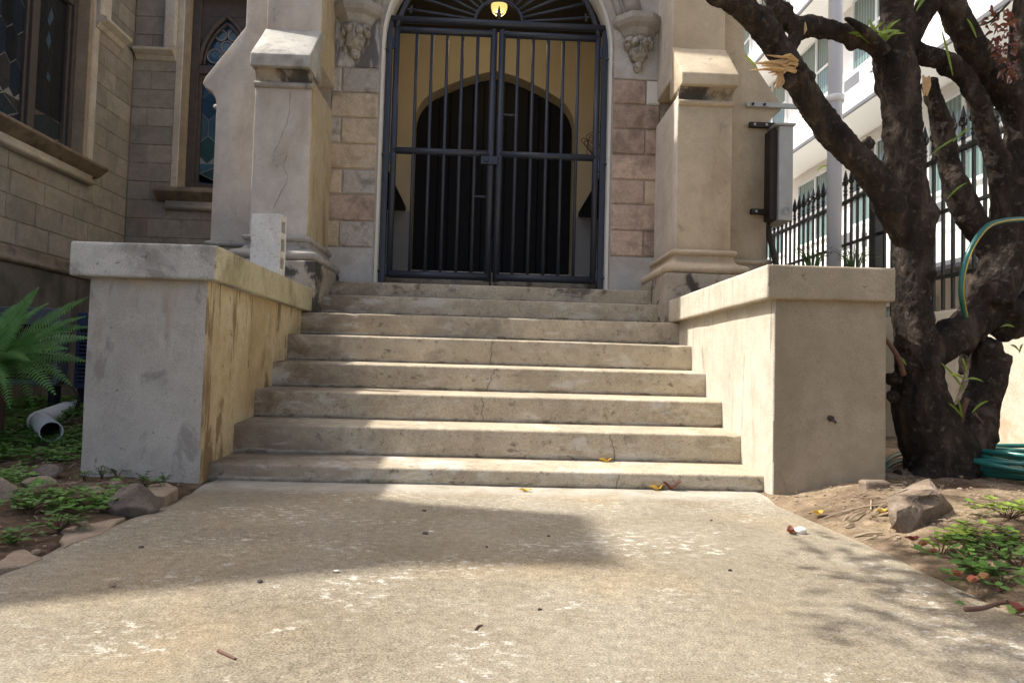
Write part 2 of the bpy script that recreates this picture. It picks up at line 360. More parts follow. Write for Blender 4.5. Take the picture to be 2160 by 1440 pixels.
def pathm():
    t = NT('path_concrete')
    c = t.ramp(t.noise(1.1, 7, .6, dist=.4), [(.30,(.255,.215,.155)),(.52,(.325,.285,.215)),(.72,(.38,.345,.275))])
    c = t.mix(t.math('MULTIPLY', t.ramp(t.noise(1.3, 4, .5, off=(5,2,0)), [(.50,0.),(.68,1.)]), .5), c, (.42,.32,.19))      # orange stain
    c = t.mix(t.math('MULTIPLY', t.ramp(t.noise(2.6, 6, .6, off=(9,4,0)), [(.52,0.),(.68,1.)]), .55), c, (.235,.19,.13))      # dirt
    pat = t.ramp(t.noise(2.6, 4, .6, off=(1.7,8.2,0)), [(.50,0.),(.62,1.)])
    sc1 = t.ramp(t.noise(22, 8, .72, (1,1.5,1)), [(.53,0.),(.60,1.)])
    c = t.mix(t.math('MULTIPLY', t.math('MULTIPLY', pat, sc1), .85), c, (.66,.63,.57))                                        # pale scuffs
    sc2 = t.ramp(t.noise(55, 5, .7, (1,1.3,1)), [(.60,0.),(.66,1.)])
    c = t.mix(t.math('MULTIPLY', sc2, .40), c, (.58,.54,.46))
    spk = t.ramp(t.noise(170, 2, .5), [(.66,0.),(.72,1.)]); c = t.mix(t.math('MULTIPLY', spk, .5), c, (.09,.075,.055))
    c = t.mix(.9, c, t.ramp(t.noise(210, 3, .65), [(.30,.25),(.70,.78)]), 'OVERLAY')
    c = t.mix(.6, c, t.ramp(t.noise(30, 5, .7), [(.32,.32),(.68,.68)]), 'OVERLAY')
    st = t.axis('Y', -.30, -.16); c = t.mix(t.math('MULTIPLY', st, t.ramp(t.noise(6, 5), [(.3,.2),(.6,.9)])), c, (.50,.47,.40))  # cement strip at the step
    t.col(c)
    t.bump(t.noise(130, 5, .75), 1.0, .009); t.bump(t.noise(38, 5, .6), .55, .010); t.bump(t.noise(6, 3), .35, .03)
    return t.done(.9, 0, .2)
M['path'] = pathm()
def glass(name, c, rough=.15):
    t = NT(name); f = t.noise(7, 4); t.col(t.mix(f, [x*.6 for x in c], [x*1.5 for x in c])); t.bump(t.noise(20, 2), .25, .01); return t.done(rough, 0, .6)
GL = [glass('glass_%d' % i, c) for i, c in enumerate([(.016,.024,.040),(.020,.022,.030),(.012,.020,.034),(.030,.030,.034),(.018,.026,.032),(.030,.032,.022),(.010,.012,.016)])]
GB = [glass('bglass_%d' % i, c) for i, c in enumerate([(.020,.055,.105),(.03,.075,.12),(.015,.040,.085),(.035,.065,.095),(.020,.050,.060)])]
def curtain():
    t = NT('window_green_curtain'); wv = t.n('TexWave'); wv.bands_direction = 'Y'; wv.inputs['Scale'].default_value = 3.2; wv.inputs['Distortion'].default_value = 1.5
    t.l(t.vec((1,1,.05)), wv.inputs[0]); t.col(t.mix(wv.outputs['Fac'], (.075,.125,.115), (.17,.235,.215))); return t.done(.12, 0, .5)
M['curtain'] = curtain()
def hosem():
    t = NT('hose_teal'); t.col(t.mix(t.noise(8, 3), (.010,.085,.075), (.025,.165,.145))); return t.done(.28, 0, .5)
M['hose'] = hosem(); M['hose_y'] = plain('hose_yellow_stripe', (.42,.30,.045), .4)
t = NT('lamp_glow'); t.col((.9,.75,.4)); t.b.inputs['Emission Color'].default_value = (1,.72,.22,1); t.b.inputs['Emission Strength'].default_value = .62; M['glow'] = t.done(.4)
M['berry'] = plain('dark_red_berry', (.10,.018,.022), .25, spec=.6)
# ================================================================ ground and path
def gz(x, y):
    if x < 0:
        e = -1.335 - x
        if e < 0: return -.07
        h = .03*ss(0,.5,e) + .14*ss(.6,2.8,y)*ss(0,.25,e)
    else:
        e = x - 1.345
        if e < 0: return -.07
        h = .085*ss(0,.55,e)
    return h - .012*(1-ss(0,.06,e)) + ss(.02,.15,e)*(noise.noise((x*3,y*3,0))*.018 + noise.noise((x*11,y*11,3))*.010 + noise.noise((x*28,y*28,5))*.005)
def grid_axis(fine0, fine1, step, far):
    a = list(np.arange(fine0, fine1, step)); s = step; lo = [fine0]; hi = [a[-1]]
    while lo[-1] > -far: s *= 1.5; lo.append(lo[-1]-s)
    s = step
    while hi[-1] < far: s *= 1.5; hi.append(hi[-1]+s)
    return list(reversed(lo[1:])) + a + hi[1:]
gx = grid_axis(-3.6, 3.4, .028, 90); gy = grid_axis(-2.6, 2.0, .032, 90)
mb = MB(); nx = len(gx); ny = len(gy)
mb.add([(x, y, gz(x, y) if -6 < x < 6 and -8 < y < 8 else gz(max(-6,min(6,x)), max(-8,min(8,y)))) for y in gy for x in gx],
       [(j*nx+i, j*nx+i+1, (j+1)*nx+i+1, (j+1)*nx+i) for j in range(ny-1) for i in range(nx-1)])
struct('ground', mb, M['soil'], True)
# concrete path with worn, slightly wandering edges
px_ = [-1.345+2.70*i/60 for i in range(61)]; py_ = [-9+7*i/50 for i in range(50)] + [-2+2.06*i/90 for i in range(91)]
mb = MB(); vs = []
for y in py_:
    el = noise.noise((y*2.2, 3.3, 0))*.022 + noise.noise((y*9, 1.3, 0))*.010
    er = noise.noise((y*2.0, 9.3, 0))*.028 + noise.noise((y*8, 5.3, 0))*.012
    fl = ss(-.30, -.05, y); el = el*(1-fl) - .045*fl; er = er*(1-fl) + .05*fl          # flares to the stair walls
    for i, x in enumerate(px_):
        f = i/60; xx = x + el*(1-f)**8 + er*f**8
        z = noise.noise((x*1.4, y*1.4, 2))*.006 + noise.noise((x*6, y*6, 2))*.0015
        if i in (0, 60): z -= .012
        vs.append((xx, y, z))
nx = 61; ny = len(py_)
mb.add(vs, [(j*nx+i, j*nx+i+1, (j+1)*nx+i+1, (j+1)*nx+i) for j in range(ny-1) for i in range(60)])
for col in (0, 60):
    n0 = len(mb.v); mb.v += [(vs[j*nx+col][0], vs[j*nx+col][1], -.12) for j in range(ny)]
    for j in range(ny-1): mb.f.append((j*nx+col, (j+1)*nx+col, n0+j+1, n0+j)); mb.mi.append(0)
struct('concrete_path', mb, M['path'], True)

# ================================================================ staircase
HS = [.0833,.1557,.1555,.155,.1759,.1615,.1482,.1314]; TR = .3126; SLP = .0153
stair = thing('concrete_staircase', 'wide worn concrete staircase rising from the path to the iron gate', 'staircase', (0, 0, 0))
ZT = []
zt = 0.0
def crack(pts, w=.006):                               # ribbon that hugs a riser face
    m_ = MB(); a = []; b = []
    for i, (x, y, z) in enumerate(pts):
        ww = w*(.4+.9*random.random()); a.append((x-ww/2, y, z)); b.append((x+ww/2, y, z))
    n = len(pts); m_.add(a+b, [(i, n+i, n+i+1, i+1) for i in range(n-1)]); return m_
M['crack'] = plain('crack_dark', (.17,.14,.105), .95)
for i in range(8):
    zb = zt + (SLP if i else 0); zt = zb + HS[i]; ZT.append(zt)
    y0 = i*TR; hw = 1.42 if i < 6 else 1.36
    yb = y0 + TR + .12 if i < 7 else 2.90
    seg = 110; prof = []
    r = .013
    prof.append((.007, -.05 if i == 0 else -.03)); prof.append((.0065, .0045)); prof.append((0, .009)); prof.append((0, .022)); prof.append((0, HS[i]*.5)); prof.append((0, HS[i]-r))
    for k in range(1, 4):
        a = k*math.pi/6; prof.append((r-r*math.cos(a), HS[i]-r+r*math.sin(a)))
    prof.append((TR*.35, HS[i]+SLP*.35)); prof.append((TR*.7, HS[i]+SLP*.7)); prof.append((yb-y0, HS[i]+SLP*(yb-y0)/TR)); prof.append((yb-y0, -.03))
    vs = []; n = len(prof)
    for s in range(seg+1):
        x = -hw + 2*hw*s/seg
        chip = max(0, noise.noise((x*7, i*5.1, 0))-.44)*.06 + max(0, noise.noise((x*23, i*3.7, 4))-.50)*.04
        sag = noise.noise((x*1.2, i*2.2, 7))*.003
        for k, (dy, dz) in enumerate(prof):
            yy = y0 + dy; zz = zb + dz + (sag if k > 1 else 0)
            if 5 <= k <= 8: yy += chip*.8; zz -= chip*.7*(k-4)/4
            if k == 3: zz += noise.noise((x*6, i*1.9, 8))*.012
            if k in (0,1): yy += max(-.005, noise.noise((x*9, i*2.7, 3))*.009)
            if k < 10: yy += noise.noise((x*3, zz*3, i))*.002
            vs.append((x, yy, zz))
    mb = MB(); fs = [(s*n+k, (s+1)*n+k, (s+1)*n+k+1, s*n+k+1) for s in range(seg) for k in range(n-1)]
    fs += [tuple(range(n)), tuple(reversed(range(seg*n, seg*n+n)))]
    mb.add(vs, fs)
    for fi, f in enumerate(mb.f):
        if len(f) == 4 and f[0] % n in (0, 1, 2): mb.mi[fi] = 1
    st = part('step', mb, [M['step'], M['step_grime']], stair, True)
    cr = {0:(.645,.01), 1:(.70,-.03), 2:(-.045,.0), 3:(-.02,.035), 4:(.0,.015)}.get(i)
    if cr:
        x0, dx = cr; pts = []
        for k in range(15):
            f = k/14; pts.append((x0+dx*f*1.3+noise.noise((f*5, i*3.3, 1))*.020, y0-.0025+noise.noise((x0*3, (zb+HS[i]*f)*3, i))*.002, zb+.002+(HS[i]-.016)*f))
        part('crack', crack(pts, .0048), M['crack'], st, fix=False)
mb = bevelled(MB().box(-1.36, 1.36, 2.82, 4.9, 1.2, 1.475), .01, 2)
part('step', mb, M['step'], stair)

# ================================================================ cheek walls
def cheek(side, label):
    s = side; root = thing('stair_cheek_wall', label, 'wall', (s*1.66, .8, 0))
    def bx(a, b, *r): return MB().box(min(a*s, b*s), max(a*s, b*s), *r)
    inner = 1.38 if s < 0 else 1.40
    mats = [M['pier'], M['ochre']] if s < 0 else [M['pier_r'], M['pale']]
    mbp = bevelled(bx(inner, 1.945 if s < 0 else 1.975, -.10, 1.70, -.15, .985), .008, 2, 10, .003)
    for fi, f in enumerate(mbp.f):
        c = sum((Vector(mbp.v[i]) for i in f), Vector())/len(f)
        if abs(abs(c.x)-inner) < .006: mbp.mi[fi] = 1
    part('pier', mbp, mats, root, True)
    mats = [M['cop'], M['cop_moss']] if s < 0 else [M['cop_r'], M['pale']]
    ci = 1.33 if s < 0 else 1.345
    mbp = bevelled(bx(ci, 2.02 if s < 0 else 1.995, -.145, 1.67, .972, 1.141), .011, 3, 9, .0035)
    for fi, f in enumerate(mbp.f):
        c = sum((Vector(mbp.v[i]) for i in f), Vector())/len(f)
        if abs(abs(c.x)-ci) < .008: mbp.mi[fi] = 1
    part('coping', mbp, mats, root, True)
    return root
cl = cheek(-1, 'grey cement stair wall with ochre stained inner face carrying a concrete block')
cr_ = cheek(1, 'cement stair wall tinted tan as warm bounce light, with pale sunlit inner face beside the tree')
# tap hole and hairline cracks
mb = MB().lathe([(.012,0),(.022,.004),(.024,.010),(.010,.014)], (0,0,0), 12)
h = onY(1752, 882, -.104)
hole = MB().tube([h+Vector((0,.01,0)), h+Vector((0,-.012,0))], [.016,.014], 10).tube([h+Vector((0,-.01,0)), h+Vector((.012,-.03,-.02))], .006, 6)
part('tap_stub', hole, M['steel_dark'], cr_)
def facecrack(pxs, Y, parent, w=.004):
    P = spline([onY(x, y, Y) for x, y in pxs], 5); P = [p+Vector((noise.noise(p*25)*.006, 0, noise.noise(p*31)*.003)) for p in P]
    part('crack', crack([tuple(p) for p in P], w), M['crack'], parent, fix=False)

# ================================================================ church
church = thing('church', 'weathered stone church with buttressed porch, arched doorway and leaded windows', 'church', (0, 4.6, 0))
FY = 2.5                                              # porch front plane
def semicircle(cx, cz, r, n=28): return [(cx-r*math.cos(math.pi*k/n), cz+r*math.sin(math.pi*k/n)) for k in range(n+1)]
def tudor(hw, zs, rh, zap, n=10):
    o = [(-hw+rh-rh*math.cos(a), zs+rh*math.sin(a)) for a in [math.pi*.36*k/n for k in range(n+1)]]
    x1, z1 = o[-1]; a = math.pi*.36; t0 = math.sin(a), math.cos(a)
    for k in range(1, n+1):
        f = k/n; bx = (1-f)**2*x1 + 2*f*(1-f)*(x1*.48) + f*f*0; bz = (1-f)**2*z1 + 2*f*(1-f)*(z1+(zap-z1)*.78) + f*f*zap
        o.append((bx, bz))
    return o + [(-x, z) for x, z in reversed(o[:-1])]
def archwall(arch, x0, x1, z0, ztop, Y0, Y1):
    mb = MB(); pts = arch
    tops = [ztop(x) if callable(ztop) else ztop for x, z in pts]
    xl, xr = pts[0][0], pts[-1][0]; tl = ztop(x0) if callable(ztop) else ztop; tr = ztop(x1) if callable(ztop) else ztop
    for Y in (Y0, Y1):
        mb.add([(x0,Y,z0),(xl,Y,z0),(xl,Y,pts[0][1]),(xl,Y,tops[0]),(x0,Y,tl)], [(0,1,2,3,4)])
        mb.add([(x1,Y,z0),(xr,Y,z0),(xr,Y,pts[-1][1]),(xr,Y,tops[-1]),(x1,Y,tr)], [(0,1,2,3,4)])
        for i in range(len(pts)-1):
            mb.add([(pts[i][0],Y,pts[i][1]),(pts[i+1][0],Y,pts[i+1][1]),(pts[i+1][0],Y,tops[i+1]),(pts[i][0],Y,tops[i])], [(0,1,2,3)])
    lin = [(xl,z0)]+pts+[(xr,z0)]
    for a, b in zip(lin, lin[1:]): mb.add([(a[0],Y0,a[1]),(b[0],Y0,b[1]),(b[0],Y1,b[1]),(a[0],Y1,a[1])], [(0,1,2,3)])
    return mb
gable = lambda x: 8.4 - abs(x)*1.05
arch = semicircle(0, 3.45, 1.02)
pw = part('porch_wall', archwall(arch, -1.6, 1.6, 1.15, gable, FY, FY+.26), M['mortar'], church, fix=True)
mb = MB()                                             # side and roof of the porch
mb.box(-1.62, -1.40, FY+.26, 4.6, 1.0, 6.2); part('side_wall', mb, [M['cream']], church)
mb = MB().box(1.40, 1.62, FY+.26, 4.6, 1.0, 6.2); part('side_wall', mb, [M['cream']], church)
mb = MB().prism([(-1.85,6.3),(0,8.3),(1.85,6.3),(1.85,6.15),(-1.85,6.15)], FY+.26, 4.6); part('roof', mb, M['ceil'], church)
part('ceiling', MB().box(-1.4, 1.4, FY+.26, 4.6, 4.62, 4.75), M['ceil'], church)
# whitewashed reveal lining the arch
mb = MB(); lin_o = [(-1.02,1.25)]+arch+[(1.02,1.25)]
ri = semicircle(0, 3.45, 1.0); lin_i = [(-1.0,1.25)]+ri+[(1.0,1.25)]
for (a, b, c, d) in zip(lin_o, lin_o[1:], lin_i, lin_i[1:]):
    mb.add([(a[0],FY-.012,a[1]),(b[0],FY-.012,b[1]),(d[0],FY+.012,d[1]),(c[0],FY+.012,c[1])], [(0,1,2,3)])
    mb.add([(c[0],FY+.012,c[1]),(d[0],FY+.012,d[1]),(d[0],FY+.20,d[1]),(c[0],FY+.20,c[1])], [(0,1,2,3)])
part('arch_reveal', mb, M['reveal'], church, fix=False)
# facade blocks beside the gate
def blockmesh(x0, x1, z0, z1, Y, proud, bev, seed):
    rr = random.Random(seed); j = lambda a: a + rr.uniform(-.003, .003)
    g = .004
    xs = (x0+g, x1-g, z0+g, z1-g); b = bev
    v = [(xs[0],Y+.03,xs[2]),(xs[1],Y+.03,xs[2]),(xs[1],Y+.03,xs[3]),(xs[0],Y+.03,xs[3])]
    v += [(x, Y-proud+b, z) for x, _, z in v[:4]]
    v += [(j(xs[0]+b),Y-proud+rr.uniform(-.002,.002),j(xs[2]+b)),(j(xs[1]-b),Y-proud+rr.uniform(-.002,.002),j(xs[2]+b)),(j(xs[1]-b),Y-proud+rr.uniform(-.002,.002),j(xs[3]-b)),(j(xs[0]+b),Y-proud,j(xs[3]-b))]
    f = [(0,1,5,4),(1,2,6,5),(2,3,7,6),(3,0,4,7),(4,5,9,8),(5,6,10,9),(6,7,11,10),(7,4,8,11),(8,9,10,11)]
    return MB().add(v, f)
ZQ = [3.19,2.967,2.745,2.515,2.29,2.07,1.836,1.606]
LEFTQ = [[(.22,'b_grey'),(.79,'b_grey')],[(1,'b_tan')],[(.24,'b_grey'),(.76,'b_tan')],[(1,'b_tan')],[(.30,'b_tan'),(.70,'b_grey')],[(1,'b_pink')],[(.28,'b_tan'),(.72,'b_grey')]]
RIGHTQ = [[(.70,'b_pink'),(.30,'reveal')],[(1,'b_pink')],[(.70,'b_pink'),(.30,'b_pink')],[(1,'b_pink')],[(.70,'b_pink'),(.30,'b_tan')],[(1,'b_pink')],[(.70,'b_pink'),(.30,'b_pink')]]
for sgn, rows in ((-1, LEFTQ), (1, RIGHTQ)):
    a, b = (-1.45, -1.035) if sgn < 0 else (1.035, 1.46)
    for r_, row in enumerate(rows):
        x = a
        for fr, mt in row:
            x2 = min(b, x + fr*(b-a)); part('stone_block', blockmesh(x, x2, ZQ[r_+1], ZQ[r_], FY, .017, .011, r_*7+int(x*100)), M[mt], pw); x = x2
    part('stone_block', blockmesh(a, b, 1.24, ZQ[7], FY, .012, .006, 77), M['facade'], pw)
    part('wall_panel', blockmesh(a, b, ZQ[0], 4.6, FY, .014, .006, 78), M['facade'], pw)
# hood mould over the arch
for rr_, rad, off in ((1.245, .075, .03), (1.12, .035, .01)):
    P = [Vector((x, FY-off, z)) for x, z in semicircle(0, 3.47, rr_, 40) if z > 3.69]
    mb = MB().tube(P, rad, 10); part('hood_mould', mb, M['surround'], church, True)
# corbels: half-octagon abacus, bell and carved leaf drop
def corbel(cx):
    cb = MB(); zt_ = 3.725
    def ring(r, z): return [(cx + r*math.cos(R(q))*1.04, FY + .02 + r*math.sin(R(q)), z) for q in (180, 202.5, 247.5, 292.5, 337.5, 360)]
    prof = [(.225,zt_),(.225,zt_-.05),(.205,zt_-.085),(.165,zt_-.11),(.14,zt_-.16),(.115,zt_-.185)]
    vs = []; n = 6
    for r_, z in prof: vs += ring(r_, z)
    fs = [(i*n+k, i*n+k+1, (i+1)*n+k+1, (i+1)*n+k) for i in range(len(prof)-1) for k in range(n-1)] + [tuple(range(n)), tuple((len(prof)-1)*n+k for k in range(n))]
    cb.add(vs, fs); o = part('corbel', cb, M['surround'], church)
    def curl(mb_, c, w_, h_, sg):                  # a leaf that rolls forward and outward
        n = 7; vs_ = []
        for i in range(n+1):
            f = i/n; y_ = FY - .03 - .085*math.sin(f*1.9) ; z_ = c[2] - h_*f + h_*.55*max(0, f-.6)**1.2*2; x_ = c[0] + sg*w_*.55*f
            ww = w_*(.45+.55*math.sin(math.pi*min(1, f*1.1)))*.5
            vs_ += [(x_-ww, y_+.012, z_), (x_, y_-.012, z_+.004), (x_+ww, y_+.012, z_)]
        mb_.add(vs_ + [(x, y+.02, z) for x, y, z in vs_], [(i*3+k, i*3+k+1, (i+1)*3+k+1, (i+1)*3+k) for i in range(n) for k in range(2)])
    def blob(mb_, c, rx, ry, rz, seed, nz=.18):
        bm = bmesh.new(); bmesh.ops.create_icosphere(bm, subdivisions=3, radius=1)
        vs_ = []
        for v in bm.verts:
            d = 1 + nz*noise.noise(v.co*2.3 + Vector((seed, 0, 0))) + nz*.5*noise.noise(v.co*6 + Vector((0, seed, 0)))
            vs_.append((c[0]+v.co.x*rx*d, c[1]+v.co.y*ry*d, c[2]+v.co.z*rz*d))
        mb_.add(vs_, [tuple(v.index for v in f.verts) for f in bm.faces]); bm.free()
    lf = MB()
    for k, (dx, dz, rx, rz) in enumerate([(-.085,-.215,.045,.040),(.085,-.215,.045,.040),(0,-.21,.05,.035),(-.10,-.255,.03,.035),(.10,-.255,.03,.035),(-.04,-.24,.035,.05),(.04,-.24,.035,.05)]):
        blob(lf, (cx+dx, FY-.055-.03*(abs(dx)<.06), zt_+dz), rx, .06, rz, k+cx, .3)
    for sg in (-1, 1):
        curl(lf, (cx+sg*.055, 0, zt_-.185), .062, .12, sg); curl(lf, (cx+sg*.018, 0, zt_-.20), .045, .15, sg*.4); curl(lf, (cx+sg*.095, 0, zt_-.19), .05, .085, sg)
    part('carved_leaf', lf, M['carve'], o, True)
    bl = MB(); blob(bl, (cx, FY-.04, zt_-.30), .088, .085, .105, 3+cx, .10)
    for sg in (-1, 1):
        for q in range(4):
            blob(bl, (cx+sg*(.030+.012*q), FY-.118+.015*q, zt_-.24-.035*q), .013, .012, .024, q+cx, .2)
    bl.tube([(cx, FY-.13, zt_-.225), (cx, FY-.137, zt_-.30), (cx, FY-.10, zt_-.385)], [.008,.010,.005], 6)
    part('carved_shield', bl, M['carve'], o, True)
    bd = MB(); blob(bd, (cx, FY-.035, zt_-.425), .042, .045, .055, 9+cx, .10); part('carved_bud', bd, M['carve'], o, True)
corbel(-1.245); corbel(1.245)
# buttresses beside the stairs
def buttress(s):
    x0, x1 = sorted((s*1.425, s*1.862)); front = M['render'] if s < 0 else M['render_r']; side = M['ochre_side'] if s < 0 else M['render']
    mb = MB().box(x0, x1, 1.80, FY+.05, 1.50, 2.78); mb = bevelled(mb, .006, 2, 6, .002)
    for fi, f in enumerate(mb.f):
        c = sum((Vector(mb.v[i]) for i in f), Vector())/len(f)
        if abs(c.x - s*1.425) < .006: mb.mi[fi] = 1
    bt = part('buttress', mb, [front, side], church, True)
    u = bevelled(MB().box(x0, x1, 2.0, FY+.05, 3.0, 6.4), .006, 2, 6, .002)
    for fi, f in enumerate(u.f):
        c = sum((Vector(u.v[i]) for i in f), Vector())/len(f)
        if abs(c.x - s*1.425) < .006: u.mi[fi] = 1
    part('upper_shaft', u, [front, side], bt, True)
    # weathered cap: sloping top, lip, cove
    xo0, xo1 = (x0-.012, x1+.0) if s < 0 else (x0-.0, x1+.012)
    cap = bevelled(MB().prismx([(1.70,2.83),(1.70,2.925),(2.005,3.262),(2.05,3.262),(2.05,2.83)], xo0, xo1), .008, 2, 5, .003)
    part('weathering_cap', cap, M['cop' if s < 0 else 'render_r'], bt, True)
    cove0 = [(.0,2.72)] + [(.085-.085*math.cos(a), 2.735+.095*math.sin(a)) for a in [math.pi/2*k/5 for k in range(6)]] + [(.085,2.835)]
    xi0, xi1 = (x0+.004, x1-.003) if s < 0 else (x0+.003, x1-.004)
    cv = [(1.86,2.735)] + [(1.80-.085*(1-math.cos(q)), 2.735+.10*math.sin(q)) for q in [math.pi/2*k/6 for k in range(7)]] + [(1.86,2.835)]
    part('cove', MB().prismx(cv, xi0, xi1), M['render_dark'], bt)
    rl = [(1.83,2.698)] + [(1.80-.030*math.cos(q), 2.722+.024*math.sin(q)) for q in [-math.pi/2+math.pi*k/8 for k in range(9)]] + [(1.83,2.746)]
    part('roll_moulding', MB().prismx(rl, x0-.004 if s < 0 else x0+.002, x1-.002 if s < 0 else x1+.004), M['roll'] if s < 0 else front, bt)
    def roll(cz, off, r, n=7): return [(off+r*math.cos(a), cz+r*math.sin(a)) for a in [-math.pi/2+math.pi*k/n for k in range(n+1)]]
    base = [(.0,1.33),(.075,1.345)] + roll(1.392,.075,.040) + [(.066,1.434),(.062,1.440)] + [(.062-.045*math.sin(a), 1.440+.065*(1-math.cos(a))) for a in [math.pi/2*k/6 for k in range(1,7)]] + [(.016,1.508)] + roll(1.533,.016,.024) + [(.0,1.560),(-.01,1.575)]
    mb = MB().loft(x0, x1, 1.80, FY+.02, base); part('base_moulding', mb, M['roll'] if s < 0 else M['render_r'], bt, True)
    px0, px1 = sorted((s*1.315, s*1.985))
    pl = bevelled(MB().box(px0, px1, 1.66, FY+.02, .9, 1.352), .008, 2, 6, .003)
    part('plinth', pl, M['render_dark'], bt, True)
    # buttress projecting sideways from the corner
    o = lambda x: s*x
    prof = [(1.80,1.56),(2.30,1.56),(2.30,2.70),(2.312,2.745),(2.345,2.80),(2.40,2.83),(2.42,2.865),(2.40,2.915),(2.09,3.35),(2.09,6.4),(1.80,6.4)]
    sb = bevelled(MB().prism([(o(x), z) for x, z in prof], 2.17, 2.75), .006, 2, 3, .002)
    sbo = part('side_buttress', sb, front, church, True)
    mb = MB().loft(min(o(1.85),o(2.30)), max(o(1.85),o(2.30)), 2.17, 2.78, [(.0,1.50)]+roll(1.535,.012,.028)+[(0,1.57)]); part('roll_moulding', mb, M['roll'] if s < 0 else front, sbo, True)
    part('plinth', bevelled(MB().box(min(o(1.85),o(2.33)), max(o(1.85),o(2.33)), 2.14, 2.80, -.1, 1.51), .006, 1), M['render_dark'], sbo)
    part('roll_moulding', MB().tube([(o(2.305),2.175,2.675),(o(2.305),2.74,2.675)], .022, 10), M['surround'], sbo, True)
    return bt
bl_ = buttress(-1); br_ = buttress(1)
facecrack([(612,190),(608,250),(588,300),(578,330),(605,320),(602,365),(605,385),(588,420),(575,445)][:4]+[(606,322),(598,350),(607,378),(590,410),(576,440)], 1.7965, bl_, .0035)
# porch back wall, door, shelf
da = tudor(.957, 3.48, .44, 4.15)
bw = part('porch_back_wall', archwall(da, -1.42, 1.42, 1.3, 4.75, 4.6, 4.95), M['cream'], church)
for a, b in ((-1.398, -.957), (.957, 1.398)): part('dado', MB().box(a, b, 4.592, 4.604, 1.47, 2.42), M['dado'], church)
door = part('door', MB().box(-1.0, 1.0, 4.86, 4.92, 1.4, 4.3), M['door'], church)
for k in range(14):
    x = -.955 + k*1.91/14; part('plank', bevelled(MB().box(x+.004, x+1.91/14-.004, 4.835, 4.862, 1.47, 4.25), .004, 1), M['door'], door)
for s in (-1, 1):
    part('wall_shelf', bevelled(MB().box(min(s*1.40, s*1.02), max(s*1.40, s*1.02), 2.95, 4.59, 2.42, 2.47), .004, 1), M['door'], church)
    part('dado', MB().box(min(s*1.40, s*1.392), max(s*1.40, s*1.392), 2.77, 4.59, 1.47, 2.42), M['dado'], church)

# ---- wing: long wall on the left with a big leaded window, short wall with a lancet
WX = -4.264
def FL(u, v, d): return (WX + d, u, v)               # left wall: u runs away from the camera
def FF(u, v, d): return (u, 4.6 - d, v)              # front wall
def ubox(mb, F, u0, u1, v0, v1, d0, d1):
    return mb.add([F(u0,v0,d0),F(u1,v0,d0),F(u1,v0,d1),F(u0,v0,d1),F(u0,v1,d0),F(u1,v1,d0),F(u1,v1,d1),F(u0,v1,d1)],
        [(3,2,1,0),(4,5,6,7),(0,1,5,4),(1,2,6,5),(2,3,7,6),(3,0,4,7)])
def uprism(mb, F, poly, u0, u1):                     # poly of (d,v)
    n = len(poly); return mb.add([F(u0,v,d) for d,v in poly]+[F(u1,v,d) for d,v in poly],
        [tuple(range(n)), tuple(reversed(range(n,2*n)))]+[(i,i+n,((i+1)%n)+n,(i+1)%n) for i in range(n)])
def upoly(mb, F, poly, d0, d1):                      # poly of (u,v)
    n = len(poly); return mb.add([F(u,v,d0) for u,v in poly]+[F(u,v,d1) for u,v in poly],
        [tuple(range(n)), tuple(reversed(range(n,2*n)))]+[(i,i+n,((i+1)%n)+n,(i+1)%n) for i in range(n)])
H1 = (1.90, 3.72, 2.66, 4.75); H2 = (-3.64, -2.86, 2.60, 4.95)
mb = MB()
ubox(mb, FL, -.65, H1[0], 0, 4.95, -.4, 0); ubox(mb, FL, H1[1], 4.6, 0, 4.95, -.4, 0)
ubox(mb, FL, H1[0], H1[1], 0, H1[2], -.4, 0); ubox(mb, FL, H1[0], H1[1], H1[3], 4.95, -.4, 0)
lw = part('wing_wall', mb, M['wing_mortar'], church)
mb = MB()
ubox(mb, FF, WX-.4, H2[0], 0, 5.2, -.4, 0); ubox(mb, FF, H2[1], -1.6, 0, 5.2, -.4, 0)
ubox(mb, FF, H2[0], H2[1], 0, H2[2], -.4, 0); ubox(mb, FF, H2[0], H2[1], H2[3], 5.2, -.4, 0)
fw_ = part('aisle_wall', mb, M['wing_mortar'], church)
def ublock(F, u0, u1, v0, v1, proud, b):
    g = .0035; u0 += g; u1 -= g; v0 += g; v1 -= g
    P = [(u0,v0),(u1,v0),(u1,v1),(u0,v1)]; Q = [(u0+b,v0+b),(u1-b,v0+b),(u1-b,v1-b),(u0+b,v1-b)]
    r = lambda: random.uniform(-.0025, .0025)
    v = [F(a,c,-.01) for a,c in P]+[F(a,c,proud-b) for a,c in P]+[F(a+r(),c+r(),proud+r()) for a,c in Q]
    return MB().add(v, [(0,1,5,4),(1,2,6,5),(2,3,7,6),(3,0,4,7),(4,5,9,8),(5,6,10,9),(6,7,11,10),(7,4,8,11),(8,9,10,11)])
